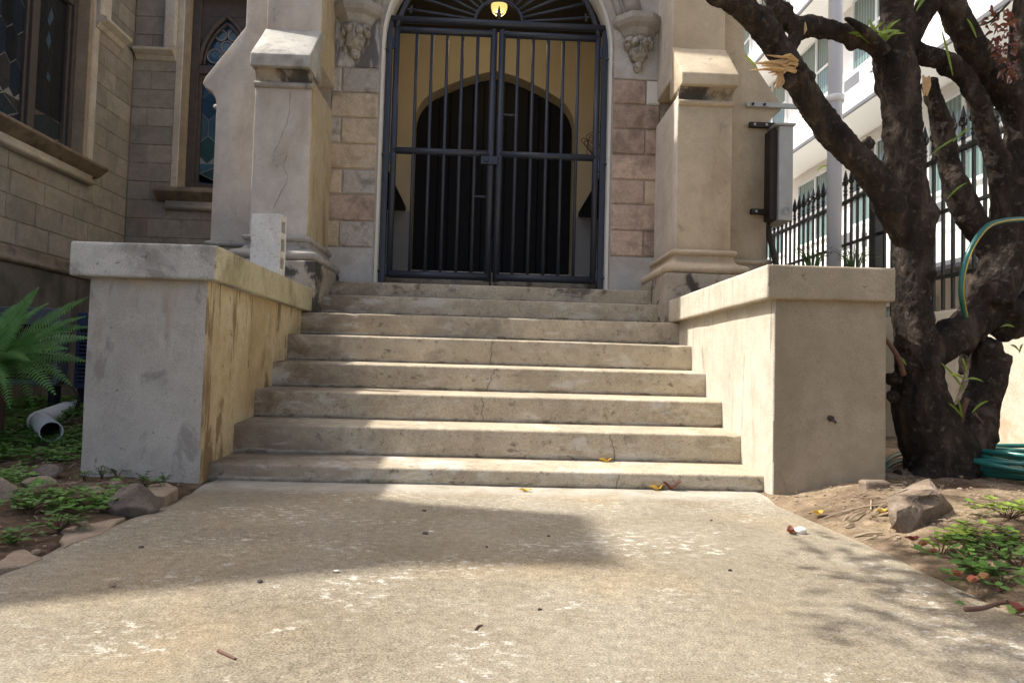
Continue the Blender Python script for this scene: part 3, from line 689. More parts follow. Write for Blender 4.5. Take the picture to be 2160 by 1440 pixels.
def courses(F, parent, umin, umax, vmin, vmax, hole, sur, z0=2.22, ch=.2175, ln=.44):
    k = math.floor((vmin-z0)/ch)+ (0 if abs((vmin-z0)/ch - round((vmin-z0)/ch)) < 1e-6 else 1)
    v = z0 + k*ch; row = k
    while v < vmax-.05:
        v1 = min(v+ch, vmax); spans = [(umin, umax)]
        if v1 > hole[2]-.30 and v < hole[3]+.1:
            a, b = hole[0]-sur, hole[1]+sur
            if v < hole[2]: a, b = hole[0]-sur-.02, hole[1]+sur+.02
            if v1 > hole[2]-.02: spans = [(umin, a), (b, umax)]
        for a, b in spans:
            if b-a < .03: continue
            u = a; first = True
            while u < b-1e-4:
                L = ln*random.uniform(.8, 1.2)
                if first and row % 2: L *= .5
                first = False
                u2 = u+L
                if b-u2 < .14: u2 = b
                part('stone_block', ublock(F, u, u2, v, v1, .008, .005), M['b_wing'], parent); u = u2
        v = v1; row += 1
courses(FL, lw, 1.2, 4.592, 1.5675, 4.95, H1, .16)
courses(FF, fw_, -4.256, -2.2, 1.5675, 5.2, H2, .12)
ub = MB(); uprism(ub, FL, [(0,.0),(.10,.0),(.10,1.40),(0,1.40)], -.65, 4.6); part('wing_plinth', ub, M['wing_plinth'], church)
ub = MB(); uprism(ub, FF, [(0,.0),(.10,.0),(.10,1.40),(0,1.40)], WX+.1, -1.6); part('wing_plinth', ub, M['wing_plinth'], church)
sp = [(0,1.38),(.115,1.39),(.135,1.41),(.135,1.43),(.105,1.45),(.07,1.465),(.055,1.49),(.06,1.52),(.045,1.545),(.015,1.56),(0,1.565)]
ub = MB(); uprism(ub, FL, sp, -.65, 4.6); part('string_course', ub, M['wing_string'], church, True)
ub = MB(); uprism(ub, FF, sp, WX+.05, -1.6); part('string_course', ub, M['wing_string'], church, True)
# window surrounds, sills, drip mouldings
def win_dress(F, H, sur, sill_u0, sill_u1, depth):
    for a, b, side in ((H[0]-sur, H[0], 0), (H[1], H[1]+sur, 1)):
        inner = b if side == 0 else a; outer = a if side == 0 else b
        mid = outer + (inner-outer)*.55
        P = [(outer,.014),(mid,.014),(inner,-depth),(inner,-depth-.05),(outer,-depth-.05)]
        m_ = MB(); n = len(P)
        m_.add([F(u,H[2],d) for u,d in P]+[F(u,H[3],d) for u,d in P], [tuple(range(n)), tuple(reversed(range(n,2*n)))]+[(i,i+n,((i+1)%n)+n,(i+1)%n) for i in range(n)])
        part('window_surround', m_, M['surround'], church)
    zt_ = H[2]
    sp_ = [(-depth,zt_+.03),(.0,zt_+.01),(.16,zt_-.055),(.165,zt_-.085),(.06,zt_-.17),(.045,zt_-.20),(.07,zt_-.215),(.085,zt_-.24),(.07,zt_-.265),(.03,zt_-.275),(0,zt_-.28)]
    m_ = MB(); uprism(m_, F, sp_[:5]+[(0,zt_-.18)], sill_u0, sill_u1); o = part('window_sill', bevelled(m_, .006, 2, 0), M['sill'], church, True)
    m_ = MB(); uprism(m_, F, [(0,zt_-.17),(.058,zt_-.172),(.048,zt_-.20),(.07,zt_-.215),(.085,zt_-.24),(.07,zt_-.265),(.03,zt_-.275),(0,zt_-.28)], sill_u0+.10, sill_u1-.10); part('roll_moulding', m_, M['surround'], o, True)
win_dress(FL, H1, .16, H1[0]-.2, H1[1]+.20, .15)
win_dress(FF, H2, .12, H2[0]-.25, H2[1]+.25, .12)
for F, a, b, z, zt_ in ((FL, 3.80, 4.32, 4.10, 4.9), (FF, -4.22, -3.76, 4.10, 5.15)):
    left = F is FL
    m_ = MB()
    va, vb = (a, a+.2) if left else (b-.14, b)
    ubox(m_, F, va, vb, z+.12, zt_, 0, .07); dm = part('drip_mould', bevelled(m_, .02, 2), M['surround'], church)
    m_ = MB(); uprism(m_, F, [(0,z-.02),(.03,z-.01),(.06,z+.03),(.13,z+.07),(.13,z+.10),(.02,z+.135),(0,z+.135)], a, b); part('label_stop', bevelled(m_, .004, 1), M['surround'], dm)
# leaded windows
def clip(poly, u0, u1, v0, v1):
    def cl(P, ins, inter):
        o = []
        for i in range(len(P)):
            a, b = P[i-1], P[i]
            if ins(b):
                if not ins(a): o.append(inter(a, b))
                o.append(b)
            elif ins(a): o.append(inter(a, b))
        return o
    def iu(c): return lambda a, b: (c, a[1]+(b[1]-a[1])*(c-a[0])/(b[0]-a[0]))
    def iv(c): return lambda a, b: (a[0]+(b[0]-a[0])*(c-a[1])/(b[1]-a[1]), c)
    for ins, it in ((lambda p: p[0] >= u0, iu(u0)), (lambda p: p[0] <= u1, iu(u1)), (lambda p: p[1] >= v0, iv(v0)), (lambda p: p[1] <= v1, iv(v1))):
        if poly: poly = cl(poly, ins, it)
    return poly
def shrink(P, g):
    cu = sum(p[0] for p in P)/len(P); cv = sum(p[1] for p in P)/len(P); o = []
    for u, v in P:
        du, dv = cu-u, cv-v; L = math.hypot(du, dv) or 1; o.append((u+du/L*g, v+dv/L*g))
    return o
def leaded(F, win, u0, u1, v0, v1, d, mats, cols=3, hh=.30, seed=1):
    rr = random.Random(seed); m_ = MB(); ubox(m_, F, u0, u1, v0, v1, d-.02, d); part('lead_came', m_, M['lead'], win)
    w_ = (u1-u0)/cols; p = w_*.45; vq = v0+.24
    def pane(poly, mt):
        poly = clip(poly, u0, u1, v0, v1)
        if len(poly) < 3: return
        q = shrink(poly, .005); mm = MB(); upoly(mm, F, q, d-.01, d+.004); part('pane', mm, mt, win)
    pane([(u0,v0+.02),((u0+u1)/2,v0),(u0,vq-.12)], rr.choice(mats))
    um = (u0+u1)/2; vm = (v0+vq)/2
    pane([(um,v0+.01),(u1-.01,vm),(um,vq-.01),(u0+.01,vm)], mats[4])
    for cu, cv in ((u0,v0),(u1,v0),(u0,vq),(u1,vq)): pane([(cu,cv),(um,cv),(cu,vm)], rr.choice(mats))
    y = vq; row = 0
    while y < v1:                                    # long hexagons with small diamonds between
        for c in range(-1, cols+1):
            off = (row % 2)*w_/2; cu = u0+(c+.5)*w_+off
            pane2 = [(cu,y),(cu+w_/2,y+p),(cu+w_/2,y+hh-p),(cu,y+hh),(cu-w_/2,y+hh-p),(cu-w_/2,y+p)]
            q = clip(pane2, u0, u1, vq, v1)
            if len(q) >= 3:
                qs = shrink(q, .005); mm = MB(); upoly(mm, F, qs, d-.01, d+.004+rr.uniform(-.002,.002)); part('pane', mm, rr.choice(mats), win)
        y += hh-p; row += 1
w1 = MB(); d = -.15
for a, b in ((1.90,1.985),(2.42,2.53),(3.035,3.135),(3.66,3.72)): ubox(w1, FL, a, b, 2.66, 4.75, d-.05, d+.03)
for a, b in ((1.985,2.42),(2.53,3.035),(3.135,3.66)):
    ubox(w1, FL, a, b, 2.66, 2.72, d-.05, d+.015); ubox(w1, FL, a, b, 4.22, 4.30, d-.05, d+.02); ubox(w1, FL, a, b, 4.69, 4.75, d-.05, d+.02)
    for q in (a, b-.035): ubox(w1, FL, q, q+.035, 2.72, 4.22, d-.05, d+.0)
win1 = part('leaded_window', bevelled(w1, .004, 1), M['wood_brown'], church)
leaded(FL, win1, 2.02, 2.385, 2.72, 4.22, d-.03, GL, 3, .34, 3)
leaded(FL, win1, 2.565, 3.0, 2.72, 4.22, d-.03, GL, 3, .36, 4)
mm = MB(); ubox(mm, FL, 3.17, 3.625, 2.98, 4.22, d-.045, d-.03); part('pane', mm, GL[6], win1)
for poly, gm in (([(3.18,2.73),(3.40,2.725),(3.61,2.80),(3.61,2.95),(3.40,2.975),(3.18,2.90)], GL[4]), ([(3.36,3.33),(3.41,3.31),(3.42,3.37),(3.37,3.40)], GB[3]), ([(3.33,3.9),(3.36,3.85),(3.42,3.96),(3.38,4.05)], GB[3]), ([(3.33,3.70),(3.37,3.62),(3.40,3.72),(3.36,3.80)], GB[3])):
    mm = MB(); upoly(mm, FL, poly, d-.034, d-.026); part('pane', mm, gm, win1)
for a, b in ((2.0,2.41),(2.54,3.03),(3.14,3.65)):
    mm = MB(); ubox(mm, FL, a, b, 4.31, 4.68, d-.04, d-.02); part('pane', mm, GL[0], win1)
# lancet
w2 = MB(); d = -.12
for a, b in ((-3.64,-3.545),(-2.95,-2.86)): ubox(w2, FF, a, b, 2.60, 4.95, d-.05, d+.03)
ubox(w2, FF, -3.545, -2.95, 2.60, 2.68, d-.05, d+.02); ubox(w2, FF, -3.545, -2.95, 4.0, 4.10, d-.05, d+.035)
for a in (-3.545, -2.99): ubox(w2, FF, a, a+.04, 2.68, 4.0, d-.05, d+.01)
ubox(w2, FF, -3.505, -2.99, 3.94, 4.0, d-.05, d+.01)
win2 = part('lancet_window', bevelled(w2, .004, 1), M['wood_brown'], church)
leaded(FF, win2, -3.50, -2.995, 2.69, 3.94, d-.02, GB, 3, .34, 8)
# pointed tracery head
cu = -3.2475; hw = .2975; zs = 4.12; za = 4.72
def pointed(k, s=1.0): 
    R_ = (hw*hw*s*s + (za-zs)**2*s*s)/(2*hw*s); a = math.asin(min(1, (za-zs)*s/R_)); return (-(hw*s) + R_ - R_*math.cos(a*k), zs + R_*math.sin(a*k))
ol = [pointed(k/12) for k in range(13)]; outline = [(cu+x, z) for x, z in ol] + [(cu-x, z) for x, z in reversed(ol[:-1])]
sp_ = MB()
left = [(cu+x, z) for x, z in ol]; 
for sg in (1, -1):
    L_ = [(cu+sg*x, z) for x, z in ol]
    for a, b in zip(L_, L_[1:]):
        e = cu-sg*hw; sp_.add([FF(a[0],a[1],d-.01),FF(b[0],b[1],d-.01),FF(e,b[1],d-.01),FF(e,a[1],d-.01)], [(0,1,2,3)])
ubox(sp_, FF, cu-hw, cu+hw, za, 4.95, d-.04, d-.005)
part('spandrel', sp_, M['wood_brown'], win2, fix=False)
mm = MB(); mm.tube([Vector(FF(u, z, d)) for u, z in outline], .028, 8); mm.tube([Vector(FF(cu+(u-cu)*.84, zs+(z-zs)*.86, d-.01)) for u, z in outline], .016, 8)
part('tracery_arch', mm, M['wood_brown'], win2, True)
mm = MB(); upoly(mm, FF, outline, d-.06, d-.05); part('pane', mm, GB[2], win2)
def lobe(c0, c1, r_, mt, rim=M['lead']):
    pl = [(c0+r_*math.cos(a), c1+r_*math.sin(a)) for a in [2*math.pi*k/16 for k in range(16)]]
    q = MB(); upoly(q, FF, pl, d-.05, d-.036); o = part('pane', q, mt, win2)
    q = MB(); q.tube([Vector(FF(u, v, d-.03)) for u, v in pl+[pl[0]]], .010, 6); part('tracery_foil', q, rim, win2, True)
lobe(cu-.075, 4.50, .065, GB[4]); lobe(cu+.075, 4.50, .065, GB[4]); lobe(cu, 4.36, .07, GB[3]); lobe(cu-.14, 4.24, .085, GB[0]); lobe(cu+.14, 4.24, .085, GB[0]); lobe(cu, 4.215, .08, GB[1])
# roofs and an unseen gable with stack, its outline shaped to cast the path shadow
mb = MB().prism([(WX+.15,4.95),(WX+.15,5.05),(-6.9,6.6),(-6.9,6.4)], -.65, 5.0); part('lean_to_roof', mb, M['wing_string'], church)
def gpt(xs, ys):                                     # gable outline point whose shadow falls at (xs, ys) on the path
    z = (xs+6.9)/SK; return (ys+SD*z, z)
g1, g2, g3, g4, g5 = gpt(-1.148,-1.785), gpt(-.78,-1.62), gpt(-.26,-1.40), gpt(.40,-1.39), gpt(.41,-.63)
gb = MB().prismx([(-3.2,.0),(-3.2,2.6),g1,g2,g3,(g4[0],g3[1]),g4,g5,(g5[0],g3[1]),(g5[0]+.1,g3[1]-.4),(4.0,2.6),(4.0,0)], -7.5, -6.9); part('shadow_gable', gb, M['b_wing'], church)
mb = MB().box(-12, -1.6, 5.0, 5.4, 0, 6.0); part('nave_wall', mb, M['wing_mortar'], church)
mb = MB().box(-12, -7.4, -.65, 5.0, 0, 5.0); part('nave_mass', mb, M['wing_mortar'], church)
mb = MB().box(-1.75, 2.6, 5.0, 9.0, 0, 7.0); part('tower_base', mb, M['wing_mortar'], church)

# ================================================================ iron gate and fanlight
gate = thing('iron_gate', 'blue-black iron double gate with fanlight filling the porch arch', 'gate', (0, 2.6, 1.30))
GY = 2.6
def vbar(x, z0, z1, r, n=8): return MB().tube([(x, GY, z0), (x, GY, z1)], r, n)
fr = MB()
for s in (-1, 1): fr.box(s*.965-.022, s*.965+.022, GY-.02, GY+.02, 1.30, 3.70)
part('gate_post', MB().box(-.99, -.945, GY-.02, GY+.025, 1.31, 3.70), M['iron'], gate); part('gate_post', MB().box(.945, .99, GY-.02, GY+.025, 1.31, 3.70), M['iron'], gate)
part('transom', MB().tube([(-.965, GY, 3.695), (.965, GY, 3.695)], .032, 12), M['iron'], gate, True)
for s in (-1, 1):
    out_x, in_x = s*.905, s*.038
    lf = MB(); lf.tube([(out_x, GY, 1.375), (out_x, GY, 3.61)], .028, 10); lf.tube([(in_x, GY, 1.36), (in_x, GY, 3.635)], .030, 10)
    leaf = part('gate_leaf', lf, M['iron'], gate, True)
    for nm, z, r in (('top_rail', 3.60, .030), ('middle_rail', 2.505, .030), ('bottom_rail', 1.40, .034)):
        part(nm, MB().tube([(out_x, GY, z), (in_x, GY, z)], r, 10), M['iron'], leaf, True)
    bme = MB().tube([(0,0,1.40),(0,0,3.60)], .0145, 8).mesh('bar', M['iron'], (0,0,0), True)
    for k in range(5): share('bar', bme, leaf, (s*(.182+k*.1365) , GY, 0))
    xb = s*.182; zc = 2.866 if s > 0 else 2.117
    part('cross_bar', MB().tube([(in_x, GY, zc), (xb, GY, zc)], .011, 8), M['iron'], leaf, True)
    for z in (3.47, 2.43, 1.44): part('hinge', MB().tube([(s*.90, GY, z), (s*.97, GY, z)], .013, 8).tube([(s*.935,GY-.012,z-.05),(s*.935,GY-.012,z+.05)], .012, 8), M['iron'], leaf)
    for z in (3.40, 2.45, 1.42): part('wall_pin', MB().tube([(s*.98, GY-.03, z), (s*1.03, GY-.06, z)], .011, 8), M['iron'], gate)
lk = bevelled(MB().box(-.125, .03, GY-.045, GY-.015, 2.40, 2.475), .004, 1); part('lock_plate', lk.tube([(-.075,GY-.04,2.437),(-.075,GY-.062,2.437)], .018, 10), M['iron'], gate)
part('drop_bolt', MB().tube([(-.012,GY+.02,1.30),(-.012,GY+.02,1.75)], .010, 8), M['iron'], gate)
part('fanlight_arch', MB().tube([(x, GY, z) for x, z in semicircle(0, 3.45, .925, 36) if z > 3.60], .022, 10), M['iron'], gate, True)
part('fanlight_hub', MB().tube([(x, GY, z) for x, z in semicircle(0, 3.70, .215, 24)], .015, 8), M['iron'], gate, True)
for k, a in enumerate([6.5, 16, 26, 37, 49, 62, 76, 90, 104, 118, 131, 143, 154, 164, 173.5]):
    a = R(a); c, s_ = math.cos(a), math.sin(a)
    # reach the outer ring
    L = .2
    while (c*L)**2 + (3.70+s_*L-3.45)**2 < .915**2 and L < 2: L += .005
    short = k in (0, 14); L2 = L-.06 if short else L
    mb = MB().tube([(c*.215, GY, 3.70+s_*.215), (c*L2, GY, 3.70+s_*L2)], .0135, 8)
    if short:
        tip = Vector((c*L2, GY, 3.70+s_*L2)); dr = Vector((c,0,s_)); pr_ = Vector((-s_,0,c))
        mb.tube([tip, tip+dr*.055], [.016,.002], 6)
        for g in (-1, 1): mb.tube([tip-dr*.01, tip+pr_*g*.028+dr*.006, tip+pr_*g*.04-dr*.012], [.010,.009,.003], 6)
    part('fan_ray', mb, M['iron'], gate, True)
mb = MB().lathe([(.014,0),(.014,.05),(.022,.055),(.022,.07),(.012,.08),(.018,.10),(.002,.16)], (0, GY-.005, 3.70), 10)
for g in (-1, 1): mb.tube([(0,GY,3.79),(g*.03,GY,3.785),(g*.045,GY,3.80)], [.008,.008,.003], 6)
part('finial', mb, M['iron'], gate, True)
# hanging lantern in the porch
LP = onY(1053, 16, 3.6)
lamp = thing('hanging_lamp', 'lit yellow glass bowl lamp hanging inside the porch above the gate', 'lamp', tuple(LP))
mb = MB().lathe([(.004,-.090),(.045,-.078),(.072,-.05),(.085,-.012),(.086,.02)], tuple(LP), 20); part('glass_bowl', mb, M['glow'], lamp, True)
mb = MB().lathe([(.092,.018),(.094,.03),(.075,.036),(.072,.042)], tuple(LP), 20); part('lamp_rim', mb, M['iron'], lamp, True)
for a in (0, .9, 1.8, 2.7, 3.6, 4.5, 5.4):
    c = Vector((math.cos(a)*.062, math.sin(a)*.062, 0)); part('candle_glass', MB().tube([LP+c*.6+Vector((0,0,.035)), LP+c*.6+Vector((0,0,.13))], .016, 8), M['glow'], lamp)
ll = bpy.data.lights.new('porch_bulb', 'POINT'); ll.energy = 2.6; ll.color = (1,.80,.50); ll.shadow_soft_size = .05
lo = bpy.data.objects.new('porch_bulb', ll); COL.objects.link(lo); lo.parent = lamp; lo.location = (0,0,-.13)
part('lamp_cage', MB().lathe([(.075,.13),(.05,.17),(.01,.20)], tuple(LP), 12).tube([LP+Vector((0,0,.19)), Vector((LP.x, LP.y, 4.63))], .008, 6), M['iron'], lamp)
# ================================================================ retaining wall, fence
RX = 3.6
rw = bevelled(MB().box(RX, RX+.22, -3.5, 14.0, -.2, 1.15), .01, 2, 8, .006)
single('retaining_wall', rw, M['retain'], 'low cream rendered retaining wall behind the tree carrying the iron fence', 'wall', (RX+.1, .5, 0), smooth=True)
fence = thing('iron_fence', 'black spear-topped iron fence standing on the cream retaining wall', 'fence', (RX+.1, 3, 1.15))
fx = RX+.1
pk = MB(); pk.box(-.011, .011, -.011, .011, 1.17, 2.60)
pk.lathe([(.013,2.50),(.021,2.505),(.021,2.52),(.014,2.525),(.014,2.54),(.021,2.545),(.021,2.56),(.013,2.565),(.012,2.60),(.024,2.615),(.016,2.635),(.026,2.675),(.003,2.775)], (0,0,0), 8)
for g in (-1, 1): pk.tube([(0,g*.01,2.615),(0,g*.036,2.625),(0,g*.046,2.655),(0,g*.034,2.675)], [.010,.010,.008,.004], 5)
pme = pk.mesh('picket', M['fence']); fixn(pme)
posts = [3.10+.0, 3.98, 1.9, .4, -.9, 5.8, 7.6]
posts = [onY(1820, 500, 0).y*0 + 2.95, 3.72]           # two stout posts side by side as photographed
y = -1.2; k = 0
while y < 10.5:
    if min(abs(y-p) for p in posts) > .07: share('picket', pme, fence, (fx, y, 0))
    y += .118
for p in posts: part('post', bevelled(MB().box(fx-.045, fx+.045, p-.045, p+.045, 1.12, 2.50), .005, 1).add(*[[], []]), M['fence'], fence)
for z, r in ((2.43,.020),(1.98,.016),(1.44,.018)): part('rail', MB().box(fx-r, fx+r, -1.4, 10.7, z-r*.8, z+r*.8), M['fence'], fence)

# ================================================================ white building beyond the fence
bld = thing('white_building', 'white concrete building with projecting slabs and green curtained windows beyond the fence', 'building', (8, 10, 0))
BX, BW = 6.3, 7.2
part('wall', MB().box(BW, BW+6, -4, 34, -.2, 11.2), M['white'], bld)
SL = [2.20, 5.30, 8.15, 11.0]
for z in SL:
    part('floor_slab', bevelled(MB().box(BX, BW+.1, -4, 34, z, z+.42), .012, 2), M['white'], bld)
    part('drip_edge', MB().box(BX-.014, BX+.03, -4, 34, z-.012, z+.05), M['ac'], bld)
def bwindow(y0, y1, z0, z1):
    fr = MB(); X = BW; t_ = .055
    for a, b, c, e in ((y0,y1,z0,z0+t_),(y0,y1,z1-t_,z1),(y0,y0+t_,z0+t_,z1-t_),(y1-t_,y1,z0+t_,z1-t_)): fr.box(X-.06, X-.001, a, b, c, e)
    ym = (y0+y1)/2; fr.box(X-.055, X-.001, ym-t_*.6, ym+t_*.6, z0+t_, z1-t_); zm = z0+(z1-z0)*.45
    fr.box(X-.05, X-.001, y0+t_, ym-t_*.6, zm-.025, zm+.025); fr.box(X-.05, X-.001, ym+t_*.6, y1-t_, zm-.025, zm+.025)
    o = part('window', fr, M['whiteframe'], bld)
    for a, b in ((y0+t_, ym-t_*.6), (ym+t_*.6, y1-t_)):
        for c, e in ((z0+t_, zm-.025), (zm+.025, z1-t_)): part('pane', MB().box(X-.025, X-.004, a, b, c, e), M['curtain'], o)
for zi, z in enumerate([2.62, 5.72, 8.57]):
    yy = 1.0
    while yy < 26:
        bwindow(yy, yy+1.7, z+.95, z+2.45 if zi < 2 else z+2.3); yy += 2.35
yy = 2.0
while yy < 20:                                        # ground floor doors and windows
    bwindow(yy, yy+1.5, .35, 1.95); yy += 2.6
for (yy, z) in ((9.15, 6.0), (6.8, 2.95), (4.05, 2.98), (9.4, 3.0)):
    u = bevelled(MB().box(BW-.38, BW+.02, yy-.32, yy+.32, z, z+.42), .015, 2); a_ = part('window_air_conditioner', u, M['whiteframe'], bld)
    part('vent_grille', MB().box(BW-.2, BW-.1, yy-.325, yy-.318, z+.08, z+.34).box(BW-.39, BW-.376, yy-.26, yy+.26, z+.06, z+.36), M['ac'], a_)
part('rain_canopy', MB().prismx([(2.0,2.05),(16,2.05),(16,2.1),(2.0,2.1)], BX-.35, BX+.1), M['ac'], bld)

# ================================================================ white drainpipe and metal box on the right buttress
pp = onY(1760, 400, 2.05)
dp = thing('drainpipe', 'tall pale grey drainpipe standing behind the right stair wall', 'pipe', (pp.x, pp.y, 0))
part('pipe', MB().tube([(pp.x,pp.y,0),(pp.x,pp.y,7.5)], .058, 20), M['pipe'], dp, True)
zc = onY(1760, 210, 2.05).z
part('collar', MB().lathe([(.060,-.03),(.072,-.026),(.074,.026),(.060,.03)], (pp.x,pp.y,zc), 20), M['pvc'], dp, True)
a = onY(1574, 221, 2.14); b = Vector((pp.x-.05, 2.07, zc-.04))
mb = MB().add(*[[], []]); 
d_ = (b-a); n_ = Vector((0,0,1)); 
mb.box(a.x, b.x, 2.125, 2.155, a.z-.018, a.z+.020)
br = part('bracket', bevelled(mb, .003, 1), M['galv'], dp)
for xx in (a.x+.05, a.x+.15): part('bolt', MB().tube([(xx,2.115,a.z),(xx,2.13,a.z)], .012, 8), M['steel_dark'], br)
eb = onY(1652, 370, 2.05)
ebx = thing('metal_box', 'tall narrow galvanised metal box bracketed to the side of the right buttress', 'box', (2.39, 2.2, 1.86))
mb = bevelled(MB().box(2.335, 2.455, 2.02, 2.30, 1.87, 2.655), .006, 2); part('casing', mb, M['galv'], ebx)
part('side_panel', MB().box(2.275, 2.333, 2.05, 2.30, 1.88, 2.63), M['steel_dark'], ebx)
part('lid', bevelled(MB().box(2.30, 2.468, 2.00, 2.31, 2.655, 2.675), .004, 1), M['galv'], ebx)
part('knockout_ring', MB().tube([(2.40+.035*math.cos(q), 2.018, 1.945+.035*math.sin(q)) for q in [2*math.pi*k/20 for k in range(21)]], .004, 5).tube([(2.40+.02*math.cos(q), 2.018, 1.945+.02*math.sin(q)) for q in [2*math.pi*k/20 for k in range(21)]], .003, 5), M['galv'], ebx)
for (x, y, z) in ((1581,263,2.67),(1584,446,1.945)):
    p = onY(x, y, 2.14); q = part('bracket', bevelled(MB().box(p.x, 2.345, 2.13, 2.165, p.z-.022, p.z+.022), .003, 1), M['steel_dark'], ebx)
    for xx in (p.x+.04, p.x+.14): part('bolt', MB().tube([(xx,2.12,p.z),(xx,2.135,p.z)], .011, 8), M['galv'], q)
part('strut', MB().tube([(2.315,2.2,1.87),(2.36,2.10,1.50),(2.37,2.08,1.1)], .026, 8), M['steel_dark'], ebx)

# ================================================================ concrete block on the left coping
p0 = Vector((-1.445, .90, 1.139))
cb = thing('concrete_block', 'grey hollow concrete block standing on end on the left stair wall', 'block', tuple(p0))
bw_, bd_, bh_ = .19, .095, .39
mb = MB(); x0, x1 = p0.x-bw_/2, p0.x+bw_/2; y0, y1 = p0.y, p0.y+bd_
core = [(.045,.115),(.155,.235),(.275,.345)]; wall_ = .022
mb.box(x0, x1, y0, y0+wall_, p0.z, p0.z+bh_); mb.box(x0, x1, y1-wall_, y1, p0.z, p0.z+bh_)
zz = [0]+[q for c in core for q in c]+[bh_]
for i in range(0, len(zz), 2): mb.box(x0, x1, y0+wall_-.002, y1-wall_+.002, p0.z+zz[i], p0.z+zz[i+1])
part('shell', mb, M['block'], cb)
part('web', MB().box(x0+.02, x0+.09, y0+.02, y1-.02, p0.z+.02, p0.z+bh_-.02), M['block'], cb)
cb.rotation_euler = (0, 0, R(-7))

# ================================================================ left garden: drain pipe, units, fern, stones
e0 = onZ(105, 905, .14); el = onZ(78, 888, .16); e1 = onZ(200, 842, .19)
dv = (e0-el); dv.z *= .3
pv = thing('drain_pipe_end', 'grey plastic drain pipe with elbow lying on the ground cover beside the left stair wall', 'pipe', (e0.x, e0.y, .05))
r_ = .066
A = onZ(108, 910, .115); Bp = onZ(84, 888, .135); Cq = onZ(140, 866, .15); Dq = onZ(230, 840, .17)
def hollow(pts, r, rin, n=24):
    m_ = MB(); m_.tube(pts, r, n, cap=False); m_.tube(pts, rin, n, cap=False)
    N = len(m_.v)//2; last = 0
    m_.f += [(k, (k+1) % n, N+(k+1) % n, N+k) for k in range(n)]; m_.mi += [0]*n; return m_
gd = (A-Bp).normalized()
part('short_pipe', hollow([A, A-gd*.03, Bp+gd*.02], r_, r_-.007), M['pvc'], pv, False, fix=False)
part('pipe_bore', MB().tube([A-gd*.14, A-gd*.15], r_-.0075, 24), M['void'], pv)
part('elbow', MB().tube(spline([Bp+gd*.06, Bp, Bp+(Cq-Bp)*.35, Cq], 6), r_+.009, 24), M['pvc'], pv, True)
part('long_pipe', MB().tube([Bp+(Cq-Bp)*.5, Cq, Dq], r_, 24), M['pvc'], pv, True)
# outdoor units behind the wall
def acu(name, label, x0, x1, y0, y1, z0, z1, mt, louv):
    o = thing(name, label, 'air conditioner', ((x0+x1)/2, (y0+y1)/2, z0))
    part('casing', bevelled(MB().box(x0, x1, y0+.02, y1, z0, z1), .012, 2), mt, o)
    part('grille_back', MB().box(x0+.04, x1-.04, y0+.012, y0+.021, z0+.05, z1-.14), M['void'], o)
    me = bevelled(MB().box(-(x1-x0)/2+.03, (x1-x0)/2-.03, -.012, .008, -.006, .006), .002, 1).mesh('louvre', louv)
    z = z0+.07
    while z < z1-.15: share('louvre', me, o, ((x0+x1)/2, y0+.008, z), (R(25),0,0)); z += .032
    for fx_ in (x0+.05, x1-.05): part('foot', MB().box(fx_-.03, fx_+.03, y0+.05, y1-.05, z0-.2, z0), M['void'], o)
acu('outdoor_unit', 'grey louvred outdoor air conditioner behind the fern', -4.10, -3.52, 2.25, 2.42, .35, .985, M['ac'], M['twig'])
acu('outdoor_unit', 'dark blue outdoor air conditioner between the fern and the left stair wall', -3.44, -2.75, 2.34, 2.60, .33, .965, M['ac_blue'], M['ac_blue'])
single('garden_tube', MB().tube(spline([onY(118,812,2.0), onY(140,806,1.9), onY(160,825,1.8), onY(166,845,1.8), onY(160,862,1.8)], 5), .010, 8), M['steel_dark'], 'thin dark tube curving down beside the outdoor units', 'tube', tuple(onY(160,862,1.8)), smooth=True)
# fern
def frond(base, tip, arch, wid, n=34):
    m_ = MB(); base = Vector(base); tip = Vector(tip); pts = []
    for i in range(n+1):
        f = i/n; pts.append(base.lerp(tip, f) + Vector((0,0,arch*4*f*(1-f)*(1-.35*f))))
    L = (tip-base).length; tw = random.uniform(-.5,.5)
    m_.tube(pts, [.005*(1-.8*i/n) for i in range(n+1)], 4)
    for i in range(4, n+1):
        f = i/n; p = pts[i]; t = (pts[i]-pts[i-1]).normalized(); sd = t.cross(Vector((tw, -.72, .62))).normalized()
        w_ = wid*(.45+.55*min(1, f*4))*(1-f**2.4*.92)*random.uniform(.88, 1.08); bw__ = L/n*.47
        for s in (-1, 1):
            out_ = (sd*s + t*.25 + Vector((0,0,-.25+random.uniform(-.1,.1)))).normalized()
            q = [p-t*bw__*.6, p+t*bw__*.8, p+out_*w_*.55+t*bw__*1.05, p+out_*w_+t*.005, p+out_*w_*.5-t*bw__*.7]
            q[2] += Vector((0,0,.004)); m_.add(q, [(0,1,2,4),(4,2,3)])
    return m_
FYY = 1.05
fb = onY(-25, 772, FYY); fg = Vector((fb.x, fb.y, gz(fb.x, fb.y)))
fern = thing('fern', 'large green fern growing in front of the outdoor air conditioners', 'fern', tuple(fg))
rr = random.Random(5)
part('caudex', MB().tube(spline([fg+Vector((0,0,-.03)), fg.lerp(fb,.5)+Vector((.02,0,0)), fb], 4), lerp_list([.10,.085,.05], 4), 10), M['twig'], fern)
TIPS = [((182,628),.95,.06),((178,668),.75,.10),((186,690),.95,.10),((80,608),1.0,.05),((186,712),1.3,.09),((150,812),.8,.13),((115,830),.6,.16),((182,762),1.15,.07),((20,858),.55,.16),((70,850),.95,.17),((45,640),1.2,.10),((140,735),.5,.08),((-60,600),1.0,.1),((-120,700),1.0,.1),((-90,820),.7,.14),((110,690),.45,.10),((60,760),.3,.10),((100,640),1.45,.12),((150,700),1.6,.12),((10,820),.4,.12)]
